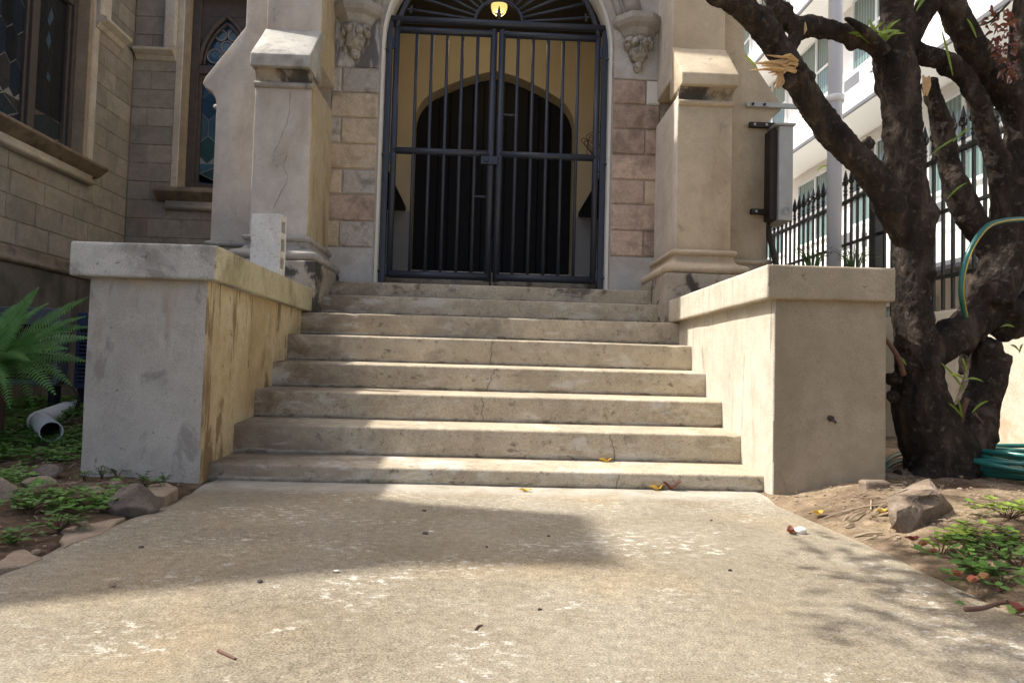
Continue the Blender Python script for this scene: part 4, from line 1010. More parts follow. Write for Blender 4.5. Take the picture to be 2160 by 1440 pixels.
for (x, y), Y, ar in TIPS:
    part('frond', frond(fb+Vector((rr.uniform(-.04,.04), rr.uniform(-.04,.04), rr.uniform(-.04,.02))), onY(x, y, Y), ar, rr.uniform(.085,.11)), M['fern'], fern, fix=False)
# stones
def rockmesh(c, sx, sy, sz, seed, cuts=9, rough=.05, rot=0):
    rg = random.Random(seed); bm = bmesh.new(); bmesh.ops.create_icosphere(bm, subdivisions=4, radius=1)
    pl = []
    for k in range(cuts):
        n = Vector((rg.uniform(-1,1), rg.uniform(-1,1), rg.uniform(-.5,1))).normalized(); pl.append((n, rg.uniform(.62,.86)))
    vs = []
    ca, sa = math.cos(rot), math.sin(rot)
    for v in bm.verts:
        p = v.co.copy()
        for n, dd in pl:
            e = p.dot(n)-dd
            if e > 0: p -= n*e
        p += v.co*(noise.noise(p*2.5+Vector((seed,0,0)))*rough + noise.noise(p*7+Vector((0,seed,0)))*rough*.4)
        x, y_, z = p.x*sx, p.y*sy, p.z*sz
        vs.append((c[0]+x*ca-y_*sa, c[1]+x*sa+y_*ca, c[2]+z))
    m_ = MB().add(vs, [tuple(v.index for v in f.verts) for f in bm.faces]); bm.free(); return m_
def slab(pxs, zb, th, seed, name, mt, label, group=None, Z=0.0):
    P = [onZ(x, y, Z) for x, y in pxs]; n = len(P); rg = random.Random(seed); Q = []
    for i in range(n):
        a, b = P[i], P[(i+1) % n]
        for k in range(5):
            p = a.lerp(b, k/5); Q.append((p.x+rg.uniform(-.004,.004), p.y+rg.uniform(-.004,.004)))
    vs = [(x, y, zb+th+noise.noise((x*6,y*6,seed))*.006) for x, y in Q] + [(x, y, zb) for x, y in Q]; N = len(Q)
    m_ = MB().add(vs, [tuple(range(N)), tuple(reversed(range(N,2*N)))] + [(i, (i+1) % N, N+(i+1) % N, N+i) for i in range(N)])
    m_ = bevelled(m_, .004, 1)
    c = sum((p for p in P), Vector())/n
    return single(name, m_, M[mt], label, 'stone', (c.x, c.y, zb), group)
c = onZ(268, 1085, 0); single('boulder', rockmesh((c.x, c.y+.05, .03), .098, .075, .078, 3), M['rock'], 'rounded grey brown boulder beside the left path edge', 'rock', (c.x, c.y+.06, -.02), smooth=True)
slab([(308,1062),(345,1068),(376,1048),(350,1036),(312,1040)], -.015, .055, 3, 'edging_stone', 'flag', 'thick tan edging stone lying against the round boulder')
slab([(122,1118),(132,1157),(215,1128),(262,1093)], -.02, .025, 5, 'flagstone', 'flag', 'flat triangular flagstone set along the left path edge')
slab([(-60,1178),(-40,1205),(60,1192),(92,1178),(50,1162)], -.02, .025, 8, 'flagstone', 'flag', 'flat broken flagstone beside the weeds at the left path edge')
for k, (x, y, s, sz, lab) in enumerate([(82,1026,.075,.035,'pale flat stone among the weeds left of the stairs'),(100,1003,.07,.045,'grey stone half buried in the weeds behind a pale flat stone'),(202,1033,.05,.025,'small tan stone next to the left stair wall foot'),(178,1098,.032,.025,'little brown stone behind the triangular flagstone'),(245,1022,.03,.02,'small dark stone at the foot of the left stair wall'),(8,1052,.07,.06,'orange tan stone half hidden by green weeds')]):
    c = onZ(x, y, .03); single('garden_stone', rockmesh((c.x, c.y, gz(c.x,c.y)+sz*.35), s, s*.7, sz, 20+k), M['flag' if k != 1 else 'rock'], lab, 'stone', (c.x, c.y, gz(c.x,c.y)), smooth=True)
# ground cover, litter
def trifoliate(m_, p, s, up=.02, lean=None, n=3):
    a0 = random.uniform(0, 6.28)
    for k in range(n):
        a = a0 + k*2*math.pi/n + random.uniform(-.25,.25); h = Vector((math.cos(a), math.sin(a), random.uniform(-.15,.35))); sd = Vector((-math.sin(a), math.cos(a), random.uniform(-.25,.25)))
        b = p + Vector((0,0,up)); L = s*random.uniform(.8,1.2)
        m_.add([b, b+h*L*.5+sd*L*.36, b+h*L, b+h*L*.5-sd*L*.36, b+h*L*.55+Vector((0,0,-L*.08))], [(0,4,1),(1,4,2),(2,4,3),(3,4,0)])
random.seed(11)
m_ = MB(); m2 = MB(); st = MB()
def patch(x, y): return noise.noise((x*2.2, y*2.2, 6)) + .5*noise.noise((x*6, y*6, 2))
cnt = 0
while cnt < 8500:
    x = random.uniform(-4.2, -1.42); y = random.uniform(-1.6, 3.2)
    if x > -2.03 and -.12 < y: continue
    dens = patch(x, y) + (.35 if y > .15 else -.22) + (.2 if y > .8 else 0)
    if dens < random.uniform(-.1, .4): continue
    p = Vector((x, y, gz(x, y))); trifoliate(m_, p, random.uniform(.018, .040), random.uniform(.008, .06)); cnt += 1
cover = struct('ground_cover', m_, M['cover'], kind='stuff', label='low green leafy ground cover left of the stairs')
for k in range(900):
    if k % 3: x, y = random.uniform(-3.8, -1.42), random.uniform(-1.7, 2.2)
    else: x, y = random.uniform(1.42, 2.9), random.uniform(-1.9, .1)
    if (abs(x) < 2.03 and y > -.12): continue
    p = Vector((x, y, gz(x, y)+.006)); a = random.uniform(0, 6.28); L = random.uniform(.015, .085)
    q = p + Vector((math.cos(a)*L, math.sin(a)*L, 0)); q.z = gz(q.x, q.y)+random.uniform(.002,.018)
    if -1.36 < q.x < 1.38: continue
    st.tube([p, (p+q)/2+Vector((0,0,.004)), q], .0014, 3)
struct('dry_litter', st, M['straw'], kind='stuff', label='scattered dry stalks and twigs on the bare soil')
pb = MB()
bm = bmesh.new(); bmesh.ops.create_icosphere(bm, subdivisions=1, radius=1); IV = [v.co.copy() for v in bm.verts]; IF = [tuple(v.index for v in f.verts) for f in bm.faces]; bm.free()
for k in range(1500):
    if k % 2: x, y = random.uniform(-3.4, -1.36), random.uniform(-1.8, 1.6)
    else: x, y = random.uniform(1.38, 2.8), random.uniform(-2.0, .3)
    if abs(x) < 2.0 and y > -.11: continue
    s = random.uniform(.002, .009)*(1.8 if random.random() < .08 else 1); z = gz(x, y)
    pb.add([(x+v.x*s*random.uniform(.8,1.3), y+v.y*s*random.uniform(.8,1.2), z+s*.3+v.z*s*.7) for v in IV], IF)
struct('soil_crumbs', pb, [M['flag']], kind='stuff', label='small stones and soil crumbs on the garden beds')
# weeds at the left pier foot
def sprig(name, label, base, n, spread, hgt, size, mt, group=None, stemm='twig'):
    b = Vector(base); o = thing(name, label, 'plant', tuple(b), group); lv = MB(); sm = MB()
    for k in range(n):
        a = random.uniform(0, 6.28); r = spread*math.sqrt(random.random()); tip = b + Vector((math.cos(a)*r, math.sin(a)*r, hgt*random.uniform(.35, 1)))
        tip.z = max(tip.z, gz(tip.x, tip.y)+.01)
        mid = b.lerp(tip, .5) + Vector((0,0,hgt*.25)); P = spline([b, mid, tip], 3); sm.tube(P, .0016, 4)
        trifoliate(lv, tip, size*random.uniform(.7, 1.2), .0, n=random.choice((4,4,3)))
        if random.random() < .6: trifoliate(lv, P[len(P)//2], size*.8, .0, n=3)
    part('leaf_cluster', lv, M[mt], o, fix=False, stuff=True); part('stem', sm, M[stemm], o); return o
for k, (x, y) in enumerate([(178,1010),(215,1008),(252,1000),(300,1012),(345,1012)]):
    b = onZ(x, y+8, .02); b.y = min(b.y, -.13); b.z = gz(b.x, b.y); sprig('weed', 'small green weed growing at the foot of the left stair wall', b, 6, .04, .06, .022, 'leaf', 'weeds at the foot of the left stair wall')
for k, (x, y) in enumerate([(60,1080),(130,1065),(250,920-40),(30,1130),(125,1102),(20,1218),(60,1225)]):
    if k == 2: continue
    b = onZ(x, y, .03); b.z = gz(b.x, b.y); sprig('weed', 'green weed clump on bare soil beside the left path edge', b, 16, .09, .06, .026, 'leaf', 'weed clumps along the left path edge')

# ================================================================ right garden
rkc = onZ(1945, 1100, .04)
def angular_rock():
    # photographed block: tilted flat top, ledge across the front
    o = onZ(1900, 1122, .02)
    V_ = [onY(1880,1112,-.93), onY(1915,1135,-.97), onY(2005,1098,-.80), onY(1988,1060,-.55), onY(1900,1070,-.60),
          onY(1868,1055,-.90), onY(1892,1078,-.95), onY(1938,1068,-.93), onY(1985,1040,-.84), onY(2017,1080,-.78), onY(1960,1008,-.60), onY(1925,1020,-.62), onY(1873,1048,-.80), onY(1890,1100,-.96), onY(1968,1042,-.92)]
    bm = bmesh.new()
    for v in V_: bm.verts.new(v)
    bmesh.ops.convex_hull(bm, input=bm.verts)
    bmesh.ops.delete(bm, geom=[v for v in bm.verts if not v.link_faces], context='VERTS')
    bmesh.ops.triangulate(bm, faces=bm.faces); bmesh.ops.subdivide_edges(bm, edges=bm.edges, cuts=7, use_grid_fill=True)
    cc = onY(1950, 1052, -.90)
    for v in bm.verts:
        d = (v.co-cc); k = max(0, 1-(d.x/.075)**2-(d.z/.030)**2)
        if v.co.y < -.78: v.co += Vector((-.008, .05, -.012))*k            # broken hollow under the top edge
        v.co += noise.noise_vector(v.co*14)*.006 + noise.noise_vector(v.co*45)*.0025
    bm.verts.ensure_lookup_table(); m_ = MB(); m_.v = [tuple(v.co) for v in bm.verts]; m_.f = [tuple(v.index for v in f.verts) for f in bm.faces]; m_.mi = [0]*len(m_.f)
    zmin = min(v[2] for v in m_.v); zg = .03
    m_.v = [(x, y, z-(zmin-zg)) for x, y, z in m_.v] if zmin > zg else m_.v
    bm.free(); return m_
ar = angular_rock(); single('boulder', ar, M['rock_red'], 'angular red brown boulder with a broken hollow in front of the tree', 'rock', (rkc.x, rkc.y, .03))
c = onZ(1845, 1030, .08); single('brick_shard', bevelled(MB().box(c.x-.06, c.x+.06, c.y-.03, c.y+.04, .06, .12), .012, 2, 2, .006), M['rock_red'], 'dark red brick shard in the shade beside the right stair wall', 'brick', (c.x, c.y, .06))
random.seed(21)
for k, (x, y, n, sp_) in enumerate([(2040,1130,34,.13),(2100,1150,34,.14),(2060,1180,30,.13),(2130,1110,26,.12),(2110,1205,20,.11),(2150,1180,24,.12),(1985,1140,10,.06),(2040,1235,6,.05),(2140,1250,16,.09)]):
    b = onZ(x, y+10, .05); b.z = gz(b.x, b.y); sprig('creeping_plant', 'bright green creeping plant with four part leaves beside the angular boulder', b, int(n*.72), sp_*1.15, .065, .034, 'leaf' if k % 3 else 'leaf_lt', 'creeping plants on the right bed')
b = onZ(1900, 1170, .03); b.z = gz(b.x, b.y); sprig('weed', 'tiny pale weed on the right path edge', b, 8, .03, .03, .012, 'leaf_lt')
# tree bark strips / dead roots near the rock
rt = MB()
for k in range(12):
    a = onZ(1790+random.uniform(-60,60), 1085+random.uniform(-22,22), .05); a.z = gz(a.x, a.y)+.006; q = a + Vector((random.uniform(.04,.20), random.uniform(-.10,.16), 0)); q.z = gz(q.x, q.y)+.010
    rt.tube([a, (a+q)/2+Vector((0,0,.006)), q], random.uniform(.002,.006), 5)
struct('fallen_bark', rt, M['straw'], kind='stuff', label='strips of dry bark and roots on the bare soil by the boulder')
# fallen leaves, pebbles, twigs: each one a thing
def dleaf(x, y, Z, size, mt, label, curl=.35, az=None):
    p = onZ(x, y, Z); az = random.uniform(0, 6.28) if az is None else az
    h = Vector((math.cos(az), math.sin(az), 0)); sd = Vector((-h.y, h.x, 0)); m_ = MB(); vs = []; n = 8
    for i in range(n+1):
        f = i/n; w_ = size*.26*math.sin(math.pi*min(1, f*.94+.04))**.8; zc = size*curl*(abs(f-.45)**1.5)*1.2 + .003
        c = p + h*size*(f-.5) + Vector((0,0,zc+size*.05*math.sin(f*9)))
        vs += [c - sd*w_ + Vector((0,0,w_*.7*(1+.5*math.sin(f*7)))), c, c + sd*w_ + Vector((0,0,w_*.55))]
    fs = [(i*3+k, i*3+k+1, (i+1)*3+k+1, (i+1)*3+k) for i in range(n) for k in range(2)]
    m_.add(vs, fs); return single('fallen_leaf', m_, M[mt], label, 'leaf', tuple(p), smooth=True, fix=False)
random.seed(31)
dleaf(1108, 1036, .0, .065, 'leaf_y', 'small yellow fallen leaf on the path below the lowest step', .15, .1)
dleaf(1385, 1033, .0, .08, 'leaf_y', 'curled yellow fallen leaf at the foot of the lowest step', .6, .3)
dleaf(1416, 1031, .005, .10, 'leaf_r', 'curled red brown leaf at the foot of the lowest step', .7, -.3)
dleaf(1278, 974, ZT[0]+.012, .075, 'leaf_y', 'yellow and red leaf resting on the lowest step', .4, .1)
dleaf(1668, 1125, .0, .055, 'leaf_r', 'orange red leaf touching the pale pebble on the path', .8, 1.2)
dleaf(1725, 1085, .01, .06, 'leaf_y', 'yellow leaf at the right edge of the path near the boulder', .4, .2)
dleaf(1860, 1080, .05, .05, 'leaf_y', 'thin yellow leaf on the bark strips beside the boulder', .3, .1)
for k, (x, y, mt, lab) in enumerate([(1925,1140,'leaf_r','red dry leaf in front of the angular boulder'),(1945,1152,'leaf_b','crumpled brown leaf in front of the angular boulder'),(1960,1168,'leaf_r','dark red curled leaf at the edge of the creeping plants'),(2020,1215,'leaf_r','purple red leaf below the creeping plants'),(2075,1222,'leaf_b','large orange brown leaf among the creeping plants'),(2050,1228,'leaf_r','long red leaf on soil under the creeping plants'),(2105,1115,'leaf_r','red leaf caught on top of the creeping plants'),(2150,1290,'leaf_r','crimson leaf beside the dark stick')]):
    dleaf(x, y, .05 if k < 7 else .03, .055 if k < 7 else .07, mt, lab, .3)
def peb(x, y, s, mt, lab, seed, flat=.6):
    p = onZ(x, y, 0); single('pebble', rockmesh((p.x, p.y, s*flat*.4), s*.75, s*.62, s*.75*flat, seed, 7), M[mt], lab, 'pebble', (p.x, p.y, 0), smooth=True)
peb(1688, 1124, .032, 'chalk', 'pale rough pebble beside an orange leaf on the path', 51, .75)
for k, (x, y, s, lab) in enumerate([(895,1078,.013,'dark brown pebble on the shaded path nearest the steps'),(897,1126,.014,'dark pebble with crumbs on the middle of the shaded path'),(1157,1131,.009,'dark crumb in the shade toward the right shadow corner'),(1500,1098,.009,'dark crumb on the sunlit path right of the shadow'),(548,1227,.011,'dark three cornered chip just outside the shadow edge'),(297,1156,.013,'purple grey pebble in the shade near the triangular flagstone'),(1027,1154,.008,'tiny dark crumb in the middle of the shadow'),(1540,1203,.009,'brown crumb on the sunlit path beside the tree shadow'),(1138,1286,.009,'brown crumb beside the large white scuff')]):
    peb(x, y, s, 'pebble', lab, 60+k)
peb(710, 1204, .013, 'chalk', 'flat tan chip at the shadow edge on the path', 71, .3); peb(237, 1236, .014, 'flag', 'tan chip near the left shadow edge', 72, .8); peb(910, 1120, .016, 'chalk', 'white chalky chip behind a dark pebble on the path', 73, .15)
def twig(pxs, r, lab, Z=.0, mt='twig'):
    P = spline([onZ(x, y, Z)+Vector((0,0,r)) for x, y in pxs], 4); single('twig', MB().tube(P, [r*(1-.35*i/len(P)) for i in range(len(P))], 7), M[mt], lab, 'twig', tuple(P[0]), smooth=True)
twig([(460,1375),(480,1385),(497,1393)], .0038, 'short straight reddish twig lying on the sunlit path'); twig([(1003,1329),(1009,1322),(1018,1320)], .0026, 'tiny bent brown twig on the sunlit path')
twig([(2036,1290),(2070,1288),(2112,1276),(2140,1277)], .0065, 'dark knobbly stick lying at the right path edge', .03)

# ================================================================ tree
TY = .22
def tp(x, y, Y=TY): return onY(x, y, Y)
LIMBS = [  # (x, y, radius px, Y) in photo pixels
 [(1985,1065,104,.16),(1985,1010,90,.18),(1982,960,92,.2),(1958,900,78,.2),(1940,835,66,.2),(1938,770,60,.2),(1928,690,50,.2),(1924,620,46,.2),(1926,540,44,.2),(1926,470,50,.2),(1915,380,46,.2),(1905,300,46,.2),(1898,200,48,.2),(1886,120,50,.2),(1892,60,44,.18),(1890,-20,38,.15),(1880,-140,32,.1)],
 [(2000,1015,74,.22),(2025,955,70,.22),(2050,900,62,.23),(2064,850,50,.26),(2082,790,48,.28),(2092,745,42,.28)],
 [(1920,500,46,.2),(1885,440,44,.18),(1850,380,40,.15),(1805,330,37,.12),(1760,285,36,.1),(1715,220,34,.06),(1678,165,35,.02),(1645,110,36,.0),(1605,50,36,-.04),(1555,8,34,-.1),(1500,-20,27,-.16),(1400,-90,24,-.3)],
 [(1885,125,34,.2),(1830,82,27,.17),(1770,68,25,.14),(1715,55,28,.1),(1680,58,24,.05),(1650,40,24,.02),(1620,-20,20,-.02),(1590,-120,17,-.1)],
 [(1660,130,22,.02),(1672,85,20,.04),(1690,60,22,.06)],
 [(1900,100,36,.2),(1945,30,30,.2),(1985,-50,28,.18),(2020,-160,24,.1)],
 [(1925,110,30,.22),(1985,128,25,.24),(2035,165,25,.28),(2068,225,27,.3),(2090,300,28,.32),(2115,370,34,.33),(2128,440,44,.33)],
 [(1985,-60,34,.15),(2010,20,35,.2),(2055,100,36,.25),(2100,165,38,.3),(2140,220,40,.33),(2165,300,42,.35)],
 [(1958,170,23,.30),(1982,260,24,.34),(2004,350,28,.36),(2030,430,33,.36),(2070,495,36,.35),(2100,540,40,.34)],
 [(1925,775,50,.2),(1965,745,46,.2),(2015,708,45,.22),(2065,665,50,.26),(2098,610,56,.3),(2118,540,56,.33),(2140,450,58,.34),(2160,350,56,.34),(2170,230,52,.34),(2172,100,48,.32),(2180,-60,42,.3)],
 [(2090,660,46,.28),(2130,680,48,.3),(2190,640,44,.34),(2260,560,38,.4)],
 [(2032,790,13,.38),(2038,740,15,.38),(2050,690,17,.36)],
 [(1975,1000,50,.12),(1930,1035,30,.05),(1905,1062,16,.0)], [(2020,1010,48,.2),(2075,1040,26,.25),(2110,1062,14,.28)],
]
tk = MB()
def limb3(L, k=5):
    P = [tp(x, y, Y) for x, y, r, Y in L]; Rr = [r*.80*pxm(p) for p, (x, y, r, Y) in zip(P, L)]
    return spline(P, k), lerp_list(Rr, k)
for L in LIMBS:
    P, Rr = limb3(L); tk.tube(P, Rr, 16)
for (x, y, r, Y) in [(1905,770,26,.13),(1888,800,18,.14),(1885,835,14,.14),(1945,770,22,.10),(1925,745,24,.12),(2085,735,30,.24),(2100,620,40,.2),(2140,655,30,.2),(1895,1000,10,.1),(1690,150,20,-.05),(1660,165,22,-.06),(1835,300,16,.12),(1925,430,22,.15),(2110,170,18,.24),(2075,905,22,.2)]:
    c = tp(x, y, Y); s = r*pxm(c)
    tk.add([tuple(c+v*s*random.uniform(.8,1.25)) for v in IV], IF)
# loops running on out of frame, over the path, which throw the branch shadows
HI = [[tp(1400,-90,-.3), Vector((.55,-.45,3.05)), Vector((0.0,-.60,3.15)), Vector((-.55,-.72,3.2)), Vector((-1.05,-.85,3.35))],
      [Vector((.0,-.60,3.15)), Vector((-.35,-.25,3.6)), Vector((-.75,0,4.1))], [Vector((.55,-.45,3.05)), Vector((.3,-.95,3.25)), Vector((-.2,-1.25,3.3))],
      [Vector((-1.05,-.85,3.35)), Vector((-1.5,-1.15,3.8)), Vector((-2.0,-1.3,4.5))], [Vector((-.55,-.72,3.2)), Vector((-.9,-1.4,3.6)), Vector((-1.3,-1.9,4.0))],
      [tp(1880,-140,.1), Vector((2.1,.1,4.0)), Vector((1.6,.3,4.8))], [tp(2020,-160,.1), Vector((2.9,.0,4.0)), Vector((3.2,-.2,4.9))], [tp(2180,-60,.3), Vector((3.2,.4,4.2)), Vector((3.6,.6,5.2))], [tp(1590,-120,-.1), Vector((1.2,.05,3.9)), Vector((.8,.3,4.6))]]
HR = [[.062,.05,.042,.032,.018],[.03,.024,.014],[.03,.024,.012],[.03,.026,.016],[.034,.026,.014],[.085,.06,.035],[.065,.045,.025],[.11,.08,.045],[.048,.036,.02]]
for P, rr_ in zip(HI, HR): tk.tube(spline(P, 4), lerp_list(rr_, 4), 10)
me = tk.mesh('trunk_raw', M['bark']); fixn(me)
tmp = bpy.data.objects.new('trunk_raw', me); COL.objects.link(tmp)
md = tmp.modifiers.new('r', 'REMESH'); md.mode = 'VOXEL'; md.voxel_size = .0095
dg = bpy.context.evaluated_depsgraph_get(); dg.update(); em = tmp.evaluated_get(dg).to_mesh()
nv = len(em.vertices); co = np.empty(nv*3); em.vertices.foreach_get('co', co); co = co.reshape(-1, 3)
fcs = [tuple(p.vertices) for p in em.polygons]
nrm = np.empty(nv*3); em.vertices.foreach_get('normal', nrm); nrm = nrm.reshape(-1, 3)
tmp.evaluated_get(dg).to_mesh_clear(); bpy.data.objects.remove(tmp)
tvs = []
for p, n in zip(co, nrm):
    q = Vector(p); n = Vector(n)
    s = Vector((q.x, q.y, q.z*.55)); d = noise.noise(s*6)*.012 + noise.noise(s*14)*.009 + (.4-abs(noise.noise(s*24)))*.013 + (.4-abs(noise.noise(s*48)))*.007 + max(0, noise.noise(q*9+Vector((4,4,4)))-.35)*.06
    tvs.append(q + n*(d-.006))
tb = tp(1975, 1040, .18); tb.z = .04
tree = thing('garden_tree', 'gnarled dark barked tree with twisting forked limbs beside the right stair wall', 'tree', tuple(tb))
tm = MB(); tm.add(tvs, fcs); part('trunk', tm, M['bark'], tree, True, fix=False)
# splintered stub on the left limb
sp0 = tp(1665, 150, -.06); sb_ = MB()
random.seed(41)
for k in range(26):
    a = sp0 + Vector((random.uniform(-.02,.03), -.02+random.uniform(-.03,.02), random.uniform(-.03,.04)))
    b = a + Vector((random.uniform(-.19,-.07), random.uniform(-.06,.03), random.uniform(-.07,.035)))
    md_ = (a+b)/2 + Vector((0,0,random.uniform(.0,.025))); sb_.tube([a, md_, b], [.010,.0075,.002], 4)
for k in range(5):
    a = sp0+Vector((-.06,-.03,-.01)); sb_.tube([a, a+Vector((random.uniform(-.02,.03),0,-.06)), a+Vector((random.uniform(-.04,.0),0,-.10))], [.009,.007,.002], 4)
part('splintered_stub', sb_, M['splinter'], tree, label='torn stub of pale splintered wood')
for x, y, Y, L in ((1948,165,.12,.10),(1688,55,.03,.05)):
    a = tp(x, y, Y); m_ = MB()
    for k in range(7): o = Vector((random.uniform(-.018,.018), -.02, random.uniform(-.01,.01))); m_.tube([a+o, a+o+Vector((.004,0,-L*.5)), a+o*.7+Vector((.0,0,-L))], [.006,.008,.003], 4)
    part('wood_scar', m_, M['splinter'], tree)
# broken side twig and shoots
P = spline([tp(1905,790,.1), tp(1895,755,.06), tp(1868,715,.03), tp(1843,690,.0)], 4); m_ = MB().tube(P, lerp_list([.017,.014,.011,.012], 4), 8)
m_.tube([P[-1], tp(1836,678,0)], [.010,.006], 6); m_.tube([P[-1], tp(1846,676,0)], [.009,.005], 6); part('side_twig', m_, M['twig'], tree, True)
m_ = MB().tube(spline([tp(2025,905,.15), tp(2030,870,.12), tp(2040,840,.1)], 3), .014, 7).tube([tp(2055,870,.1), tp(2075,895,.08)], [.007,.003], 5); part('side_twig', m_, M['twig'], tree, True)
def strap(m_, a, b, w_, sag=.0):
    a, b = Vector(a), Vector(b); t = (b-a).normalized(); sd = t.cross(Vector((0,1,0)))
    sd = (sd.normalized() + Vector((0,.5,0))).normalized(); n = 6; vs = []
    for i in range(n+1):
        f = i/n; c = a.lerp(b, f) + Vector((0,0,sag*math.sin(math.pi*f))); ww = w_*math.sin(math.pi*(f*.93+.05))**.7; vs += [c-sd*ww, c+sd*ww*1.0]
    m_.add(vs, [(2*i, 2*i+1, 2*i+3, 2*i+2) for i in range(n)])
SH = [((2035,825,.1),(1985,760+5,.06)),((2035,800,.1),(2075,805,.08)),((2035,800,.1),(2000,790,.02)),((2030,880,.1),(2000,850,.05)),((2030,880,.1),(2020,840,.0)),((2050,870,.1),(2085,845,.05)),((2040,790,.1),(2030,755,.05)),((2140,690,.15),(2110,690,.1)),((2150,740,.2),(2130,728,.15)),((2150,745,.2),(2158,725,.15)),((1912,770,.08),(1895,755,.04)),
      ((1998,420,.2),(2040,385,.15)),((2005,410,.2),(2030,395,.1)),((1600,150,-.05),(1570,118,-.1)),((1745,350,.0),(1722,362,-.05)),((2010,160,.15),(1985,60,.1)),((2060,80,.1),(2040,40,.05)),((1960,330,.2),(2030,285,.15)),((2010,300,.15),(2050,270,.1))]
lv = MB()
for a, b in SH: strap(lv, tp(*a), tp(*b), .006, .012)
part('shoot_leaves', lv, M['leaf_lt'], tree, fix=False)
# strap-leaved epiphytes in the forks
ep = MB()
for k in range(26):
    a = tp(1850+random.uniform(-18,18), 88+random.uniform(-6,6), .1); an = random.uniform(.3, 2.9); L = random.uniform(.07,.16)
    strap(ep, a, a+Vector((math.cos(an)*L, random.uniform(-.08,.04), math.sin(an)*L*.8)), .007, .02)
for k in range(7):
    a = tp(1920+random.uniform(-20,20), 15+random.uniform(-10,10), .1); an = random.uniform(.3, 2.9); strap(ep, a, a+Vector((math.cos(an)*.1, random.uniform(-.08,.04), math.sin(an)*.1)), .009, .02)
part('epiphyte_leaves', ep, M['leaf_lt'], tree, fix=False)
m_ = MB().tube(spline([tp(1870,110,.08), tp(1830,70,.05), tp(1795,45,.03), tp(1783,40,.02)], 4), lerp_list([.03,.026,.016,.008], 4), 8); part('side_twig', m_, M['bark'], tree, True)
# copper-leaved bunch with berries at the right
cb_ = MB(); bb = MB()
for k in range(120):
    x = random.uniform(2075, 2150); y = random.uniform(25, 175); 
    if x < 2075 + (y-25)*.28: continue
    a = tp(x, y, random.uniform(.05,.2)); an = random.uniform(2.0, 4.6); L = random.uniform(.03,.06); strap(cb_, a, a+Vector((math.cos(an)*L, random.uniform(-.04,.02), math.sin(an)*L)), .009, .01)
part('copper_leaves', cb_, M['copper'], tree, fix=False, label='bunch of glossy copper red leaves')
for k in range(26):
    x = random.uniform(2095, 2150); y = random.uniform(60, 150); a = tp(x, y, .04); bb.add([tuple(a+v*.009) for v in IV], IF)
part('berries', bb, M['berry'], tree, True, stuff=True)
m_ = MB().tube(spline([tp(2040,60,.15), tp(2085,48,.12), tp(2110,25,.1), tp(2130,5,.1)], 4), .006, 6); part('side_twig', m_, M['bark'], tree, True)
# crown, above the frame, thinly leaved
cw = MB(); random.seed(77)
def leafq(m_, p, s):
    a = random.uniform(0, 6.28); h = Vector((math.cos(a), math.sin(a), random.uniform(-.6,.3))).normalized(); sd = h.cross(Vector((random.uniform(-.4,.4), random.uniform(-.4,.4), 1))).normalized()
    m_.add([p, p+h*s*.45+sd*s*.2, p+h*s, p+h*s*.45-sd*s*.2], [(0,1,2),(0,2,3)])
clumps = []
for c, r_, n in [((.9,.35,4.7),(.8,.6,.5),26),((1.7,.35,5.0),(.8,.7,.6),24),((2.7,.1,5.1),(.9,.8,.6),22),((3.5,.5,5.3),(.8,.8,.6),18)]:
    for k in range(n):
        v = Vector((random.gauss(0,.5), random.gauss(0,.5), random.gauss(0,.5))); clumps.append((Vector((c[0]+v.x*r_[0], c[1]+v.y*r_[1], c[2]+v.z*r_[2])), .20, 48))
for c, n in [((-.55,-.72,3.2),26),((-1.05,-.85,3.35),46),((-.2,-1.25,3.3),44),((-.75,0,4.1),40),((.3,-.95,3.25),12),((-.9,-1.1,3.5),30),((-1.5,-1.15,3.8),30),((-2.0,-1.3,4.5),60),((-1.3,-1.9,4.0),50),((-.9,-1.4,3.6),24),((-1.7,-1.7,4.3),30),((-1.6,-.8,4.2),30)]: clumps.append((Vector(c), .16, n))
for c, s, n in clumps:
    for k in range(n if s > .18 else int(n*1.9)): leafq(cw, c + Vector((random.gauss(0,s), random.gauss(0,s), random.gauss(0,s*.8))), random.uniform(.07,.13))
part('crown', cw, M['leaf_dk'], tree, fix=False, stuff=True)

# ================================================================ garden hose
hz = thing('garden_hose', 'coiled teal garden hose heaped around the foot of the tree', 'hose', (2.95, .35, .08))
random.seed(3)
for k in range(8):
    P = []; cx, cy = 3.04+random.uniform(-.05,.05), .12+random.uniform(-.05,.05); ra, rb = .46+random.uniform(-.07,.05), .42+random.uniform(-.06,.05); lay = (k % 4)
    for i in range(49):
        a = 2*math.pi*i/48 + k; P.append((cx+ra*math.cos(a)*(1+.04*math.sin(3*a+k)), cy+rb*math.sin(a)*(1+.05*math.cos(2*a+2*k)), .105+lay*.030+(k//4)*.016+.014*math.sin(a*2+k)))
    part('hose_loop', MB().tube(P, .0135, 10, cap=False), M['hose'], hz, True, fix=False)
for k, (dy, dz) in enumerate(((-6,.15),(8,.11))):
    P = spline([onZ(1990,975+dy,dz), onZ(1915,962+dy,dz), onZ(1884,968+dy,dz), onZ(1866,980+dy,dz), onZ(1850,990+dy,dz)], 6)
    part('hose_loop', MB().tube(P, .0135, 10), M['hose'], hz, True)
hl = [tp(2160,462,.1), tp(2115,466,.05), tp(2080,480,.02), tp(2050,520,.0), tp(2032,570,.0), tp(2028,620,.02), tp(2036,668,.1)]
hg = thing('hanging_hose', 'teal hose loop with a yellow stripe hung over the tree fork', 'hose', tuple(hl[-1]))
P = spline(hl, 6); part('hose_tube', MB().tube(P, .0145, 12), M['hose'], hg, True)
part('stripe', MB().tube([p+Vector((.004,-.0125,-.003)) for p in P], .0042, 6), M['hose_y'], hg, True)
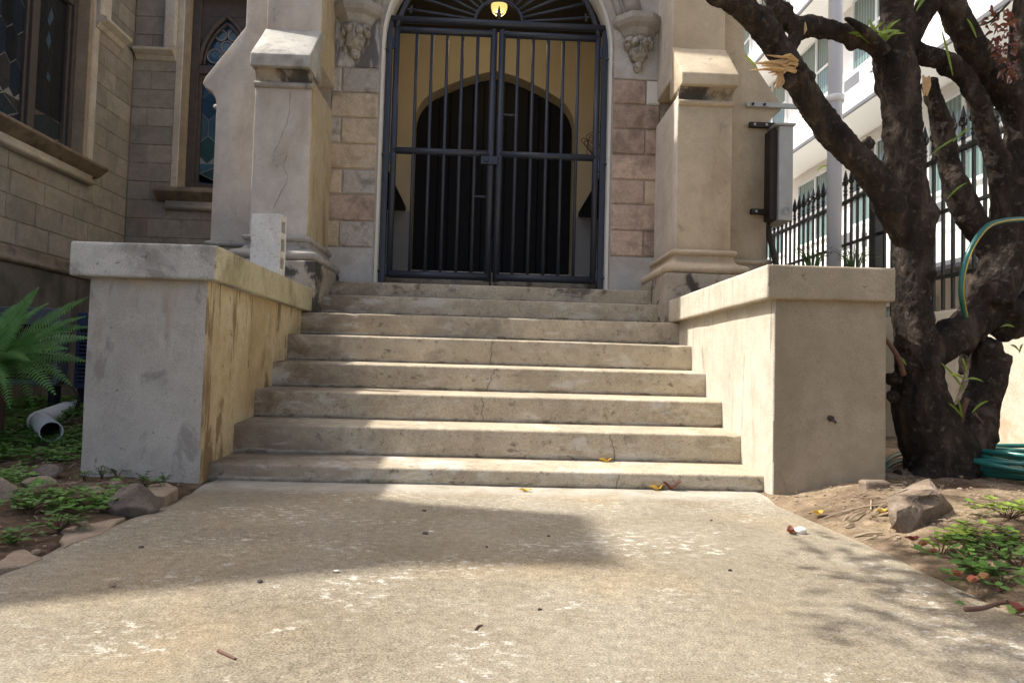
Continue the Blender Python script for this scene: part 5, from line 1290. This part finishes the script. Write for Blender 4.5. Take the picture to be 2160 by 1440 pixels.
# near-black boards added to stand in for the dark gap behind the right stair wall
p = onY(1890, 985, 1.35)
bo = thing('dark_gap_boards', 'near-black boards added in place of the dark gap behind the right stair wall', 'boards', (2.55, 1.3, .08))
for k in range(4):
    z0 = .06; m_ = MB(); a = Vector((2.30+k*.02, 1.15+k*.005, z0)); 
    m_.add([(2.22, 1.30-k*.09, .30-k*.075), (2.22, 1.26-k*.09, .30-k*.075), (2.75, 1.26-k*.09, .07-k*.0), (2.75, 1.30-k*.09, .07-k*.0), (2.22, 1.30-k*.09, .22-k*.075+.0), (2.22, 1.26-k*.09, .22-k*.075), (2.75, 1.26-k*.09, .01), (2.75, 1.30-k*.09, .01)],
        [(0,1,2,3),(7,6,5,4),(0,4,5,1),(1,5,6,2),(2,6,7,3),(3,7,4,0)])
    part('board', m_, M['gap_black'], bo)
# plants on the right coping by the pipe
random.seed(8)
for x, y in ((1712,556),(1800,556)):
    b = onY(x, y, 1.9); o = thing('feathery_weed', 'feathery green weed behind the right stair wall coping', 'plant', (b.x, b.y, 1.0), 'feathery weeds beside the drainpipe'); m_ = MB()
    for k in range(46):
        a = random.uniform(.3, 2.8); L = random.uniform(.08,.24); q = b+Vector((math.cos(a)*L, random.uniform(-.06,.06), math.sin(a)*L*.8)); m_.tube([b+Vector((0,0,-.15)), b.lerp(q,.5)+Vector((0,0,.015)), q], [.003,.0025,.001], 3)
        for j in range(4): leafq(m_, b.lerp(q, random.uniform(.4,1)), .022)
    part('foliage', m_, M['leaf'], o, fix=False)

random.seed(15)
db = onY(1240, 420, 4.2); tn = MB()
for k in range(5):
    a = onY(1258+random.uniform(-6,6), 345+random.uniform(-12,12), 4.2); c1 = onY(1228+random.uniform(-8,14), 300+random.uniform(-15,25), 4.15); c2 = onY(1250+random.uniform(-10,10), 285+random.uniform(-8,20), 4.1)
    tn.tube(spline([a, c1, c2, c2+Vector((.05,0,-.04))], 6), .004, 5)
tn.tube(spline([onY(1258,345,4.2), onY(1262,420,4.2), onY(1262,455,4.2)], 4), .006, 5)
single('dried_branch', tn, M['twig'], 'thin curling dried branch standing inside the porch behind the right gate leaf', 'branch', tuple(db))

for pts in ([(1640,684),(1690,683),(1740,690),(1800,686),(1866,691)], [(1642,893),(1690,896),(1720,892),(1765,899),(1830,896)], [(1660,1036),(1652,1010),(1640,990)]): facecrack(pts, -.1045, cr_, .0022)
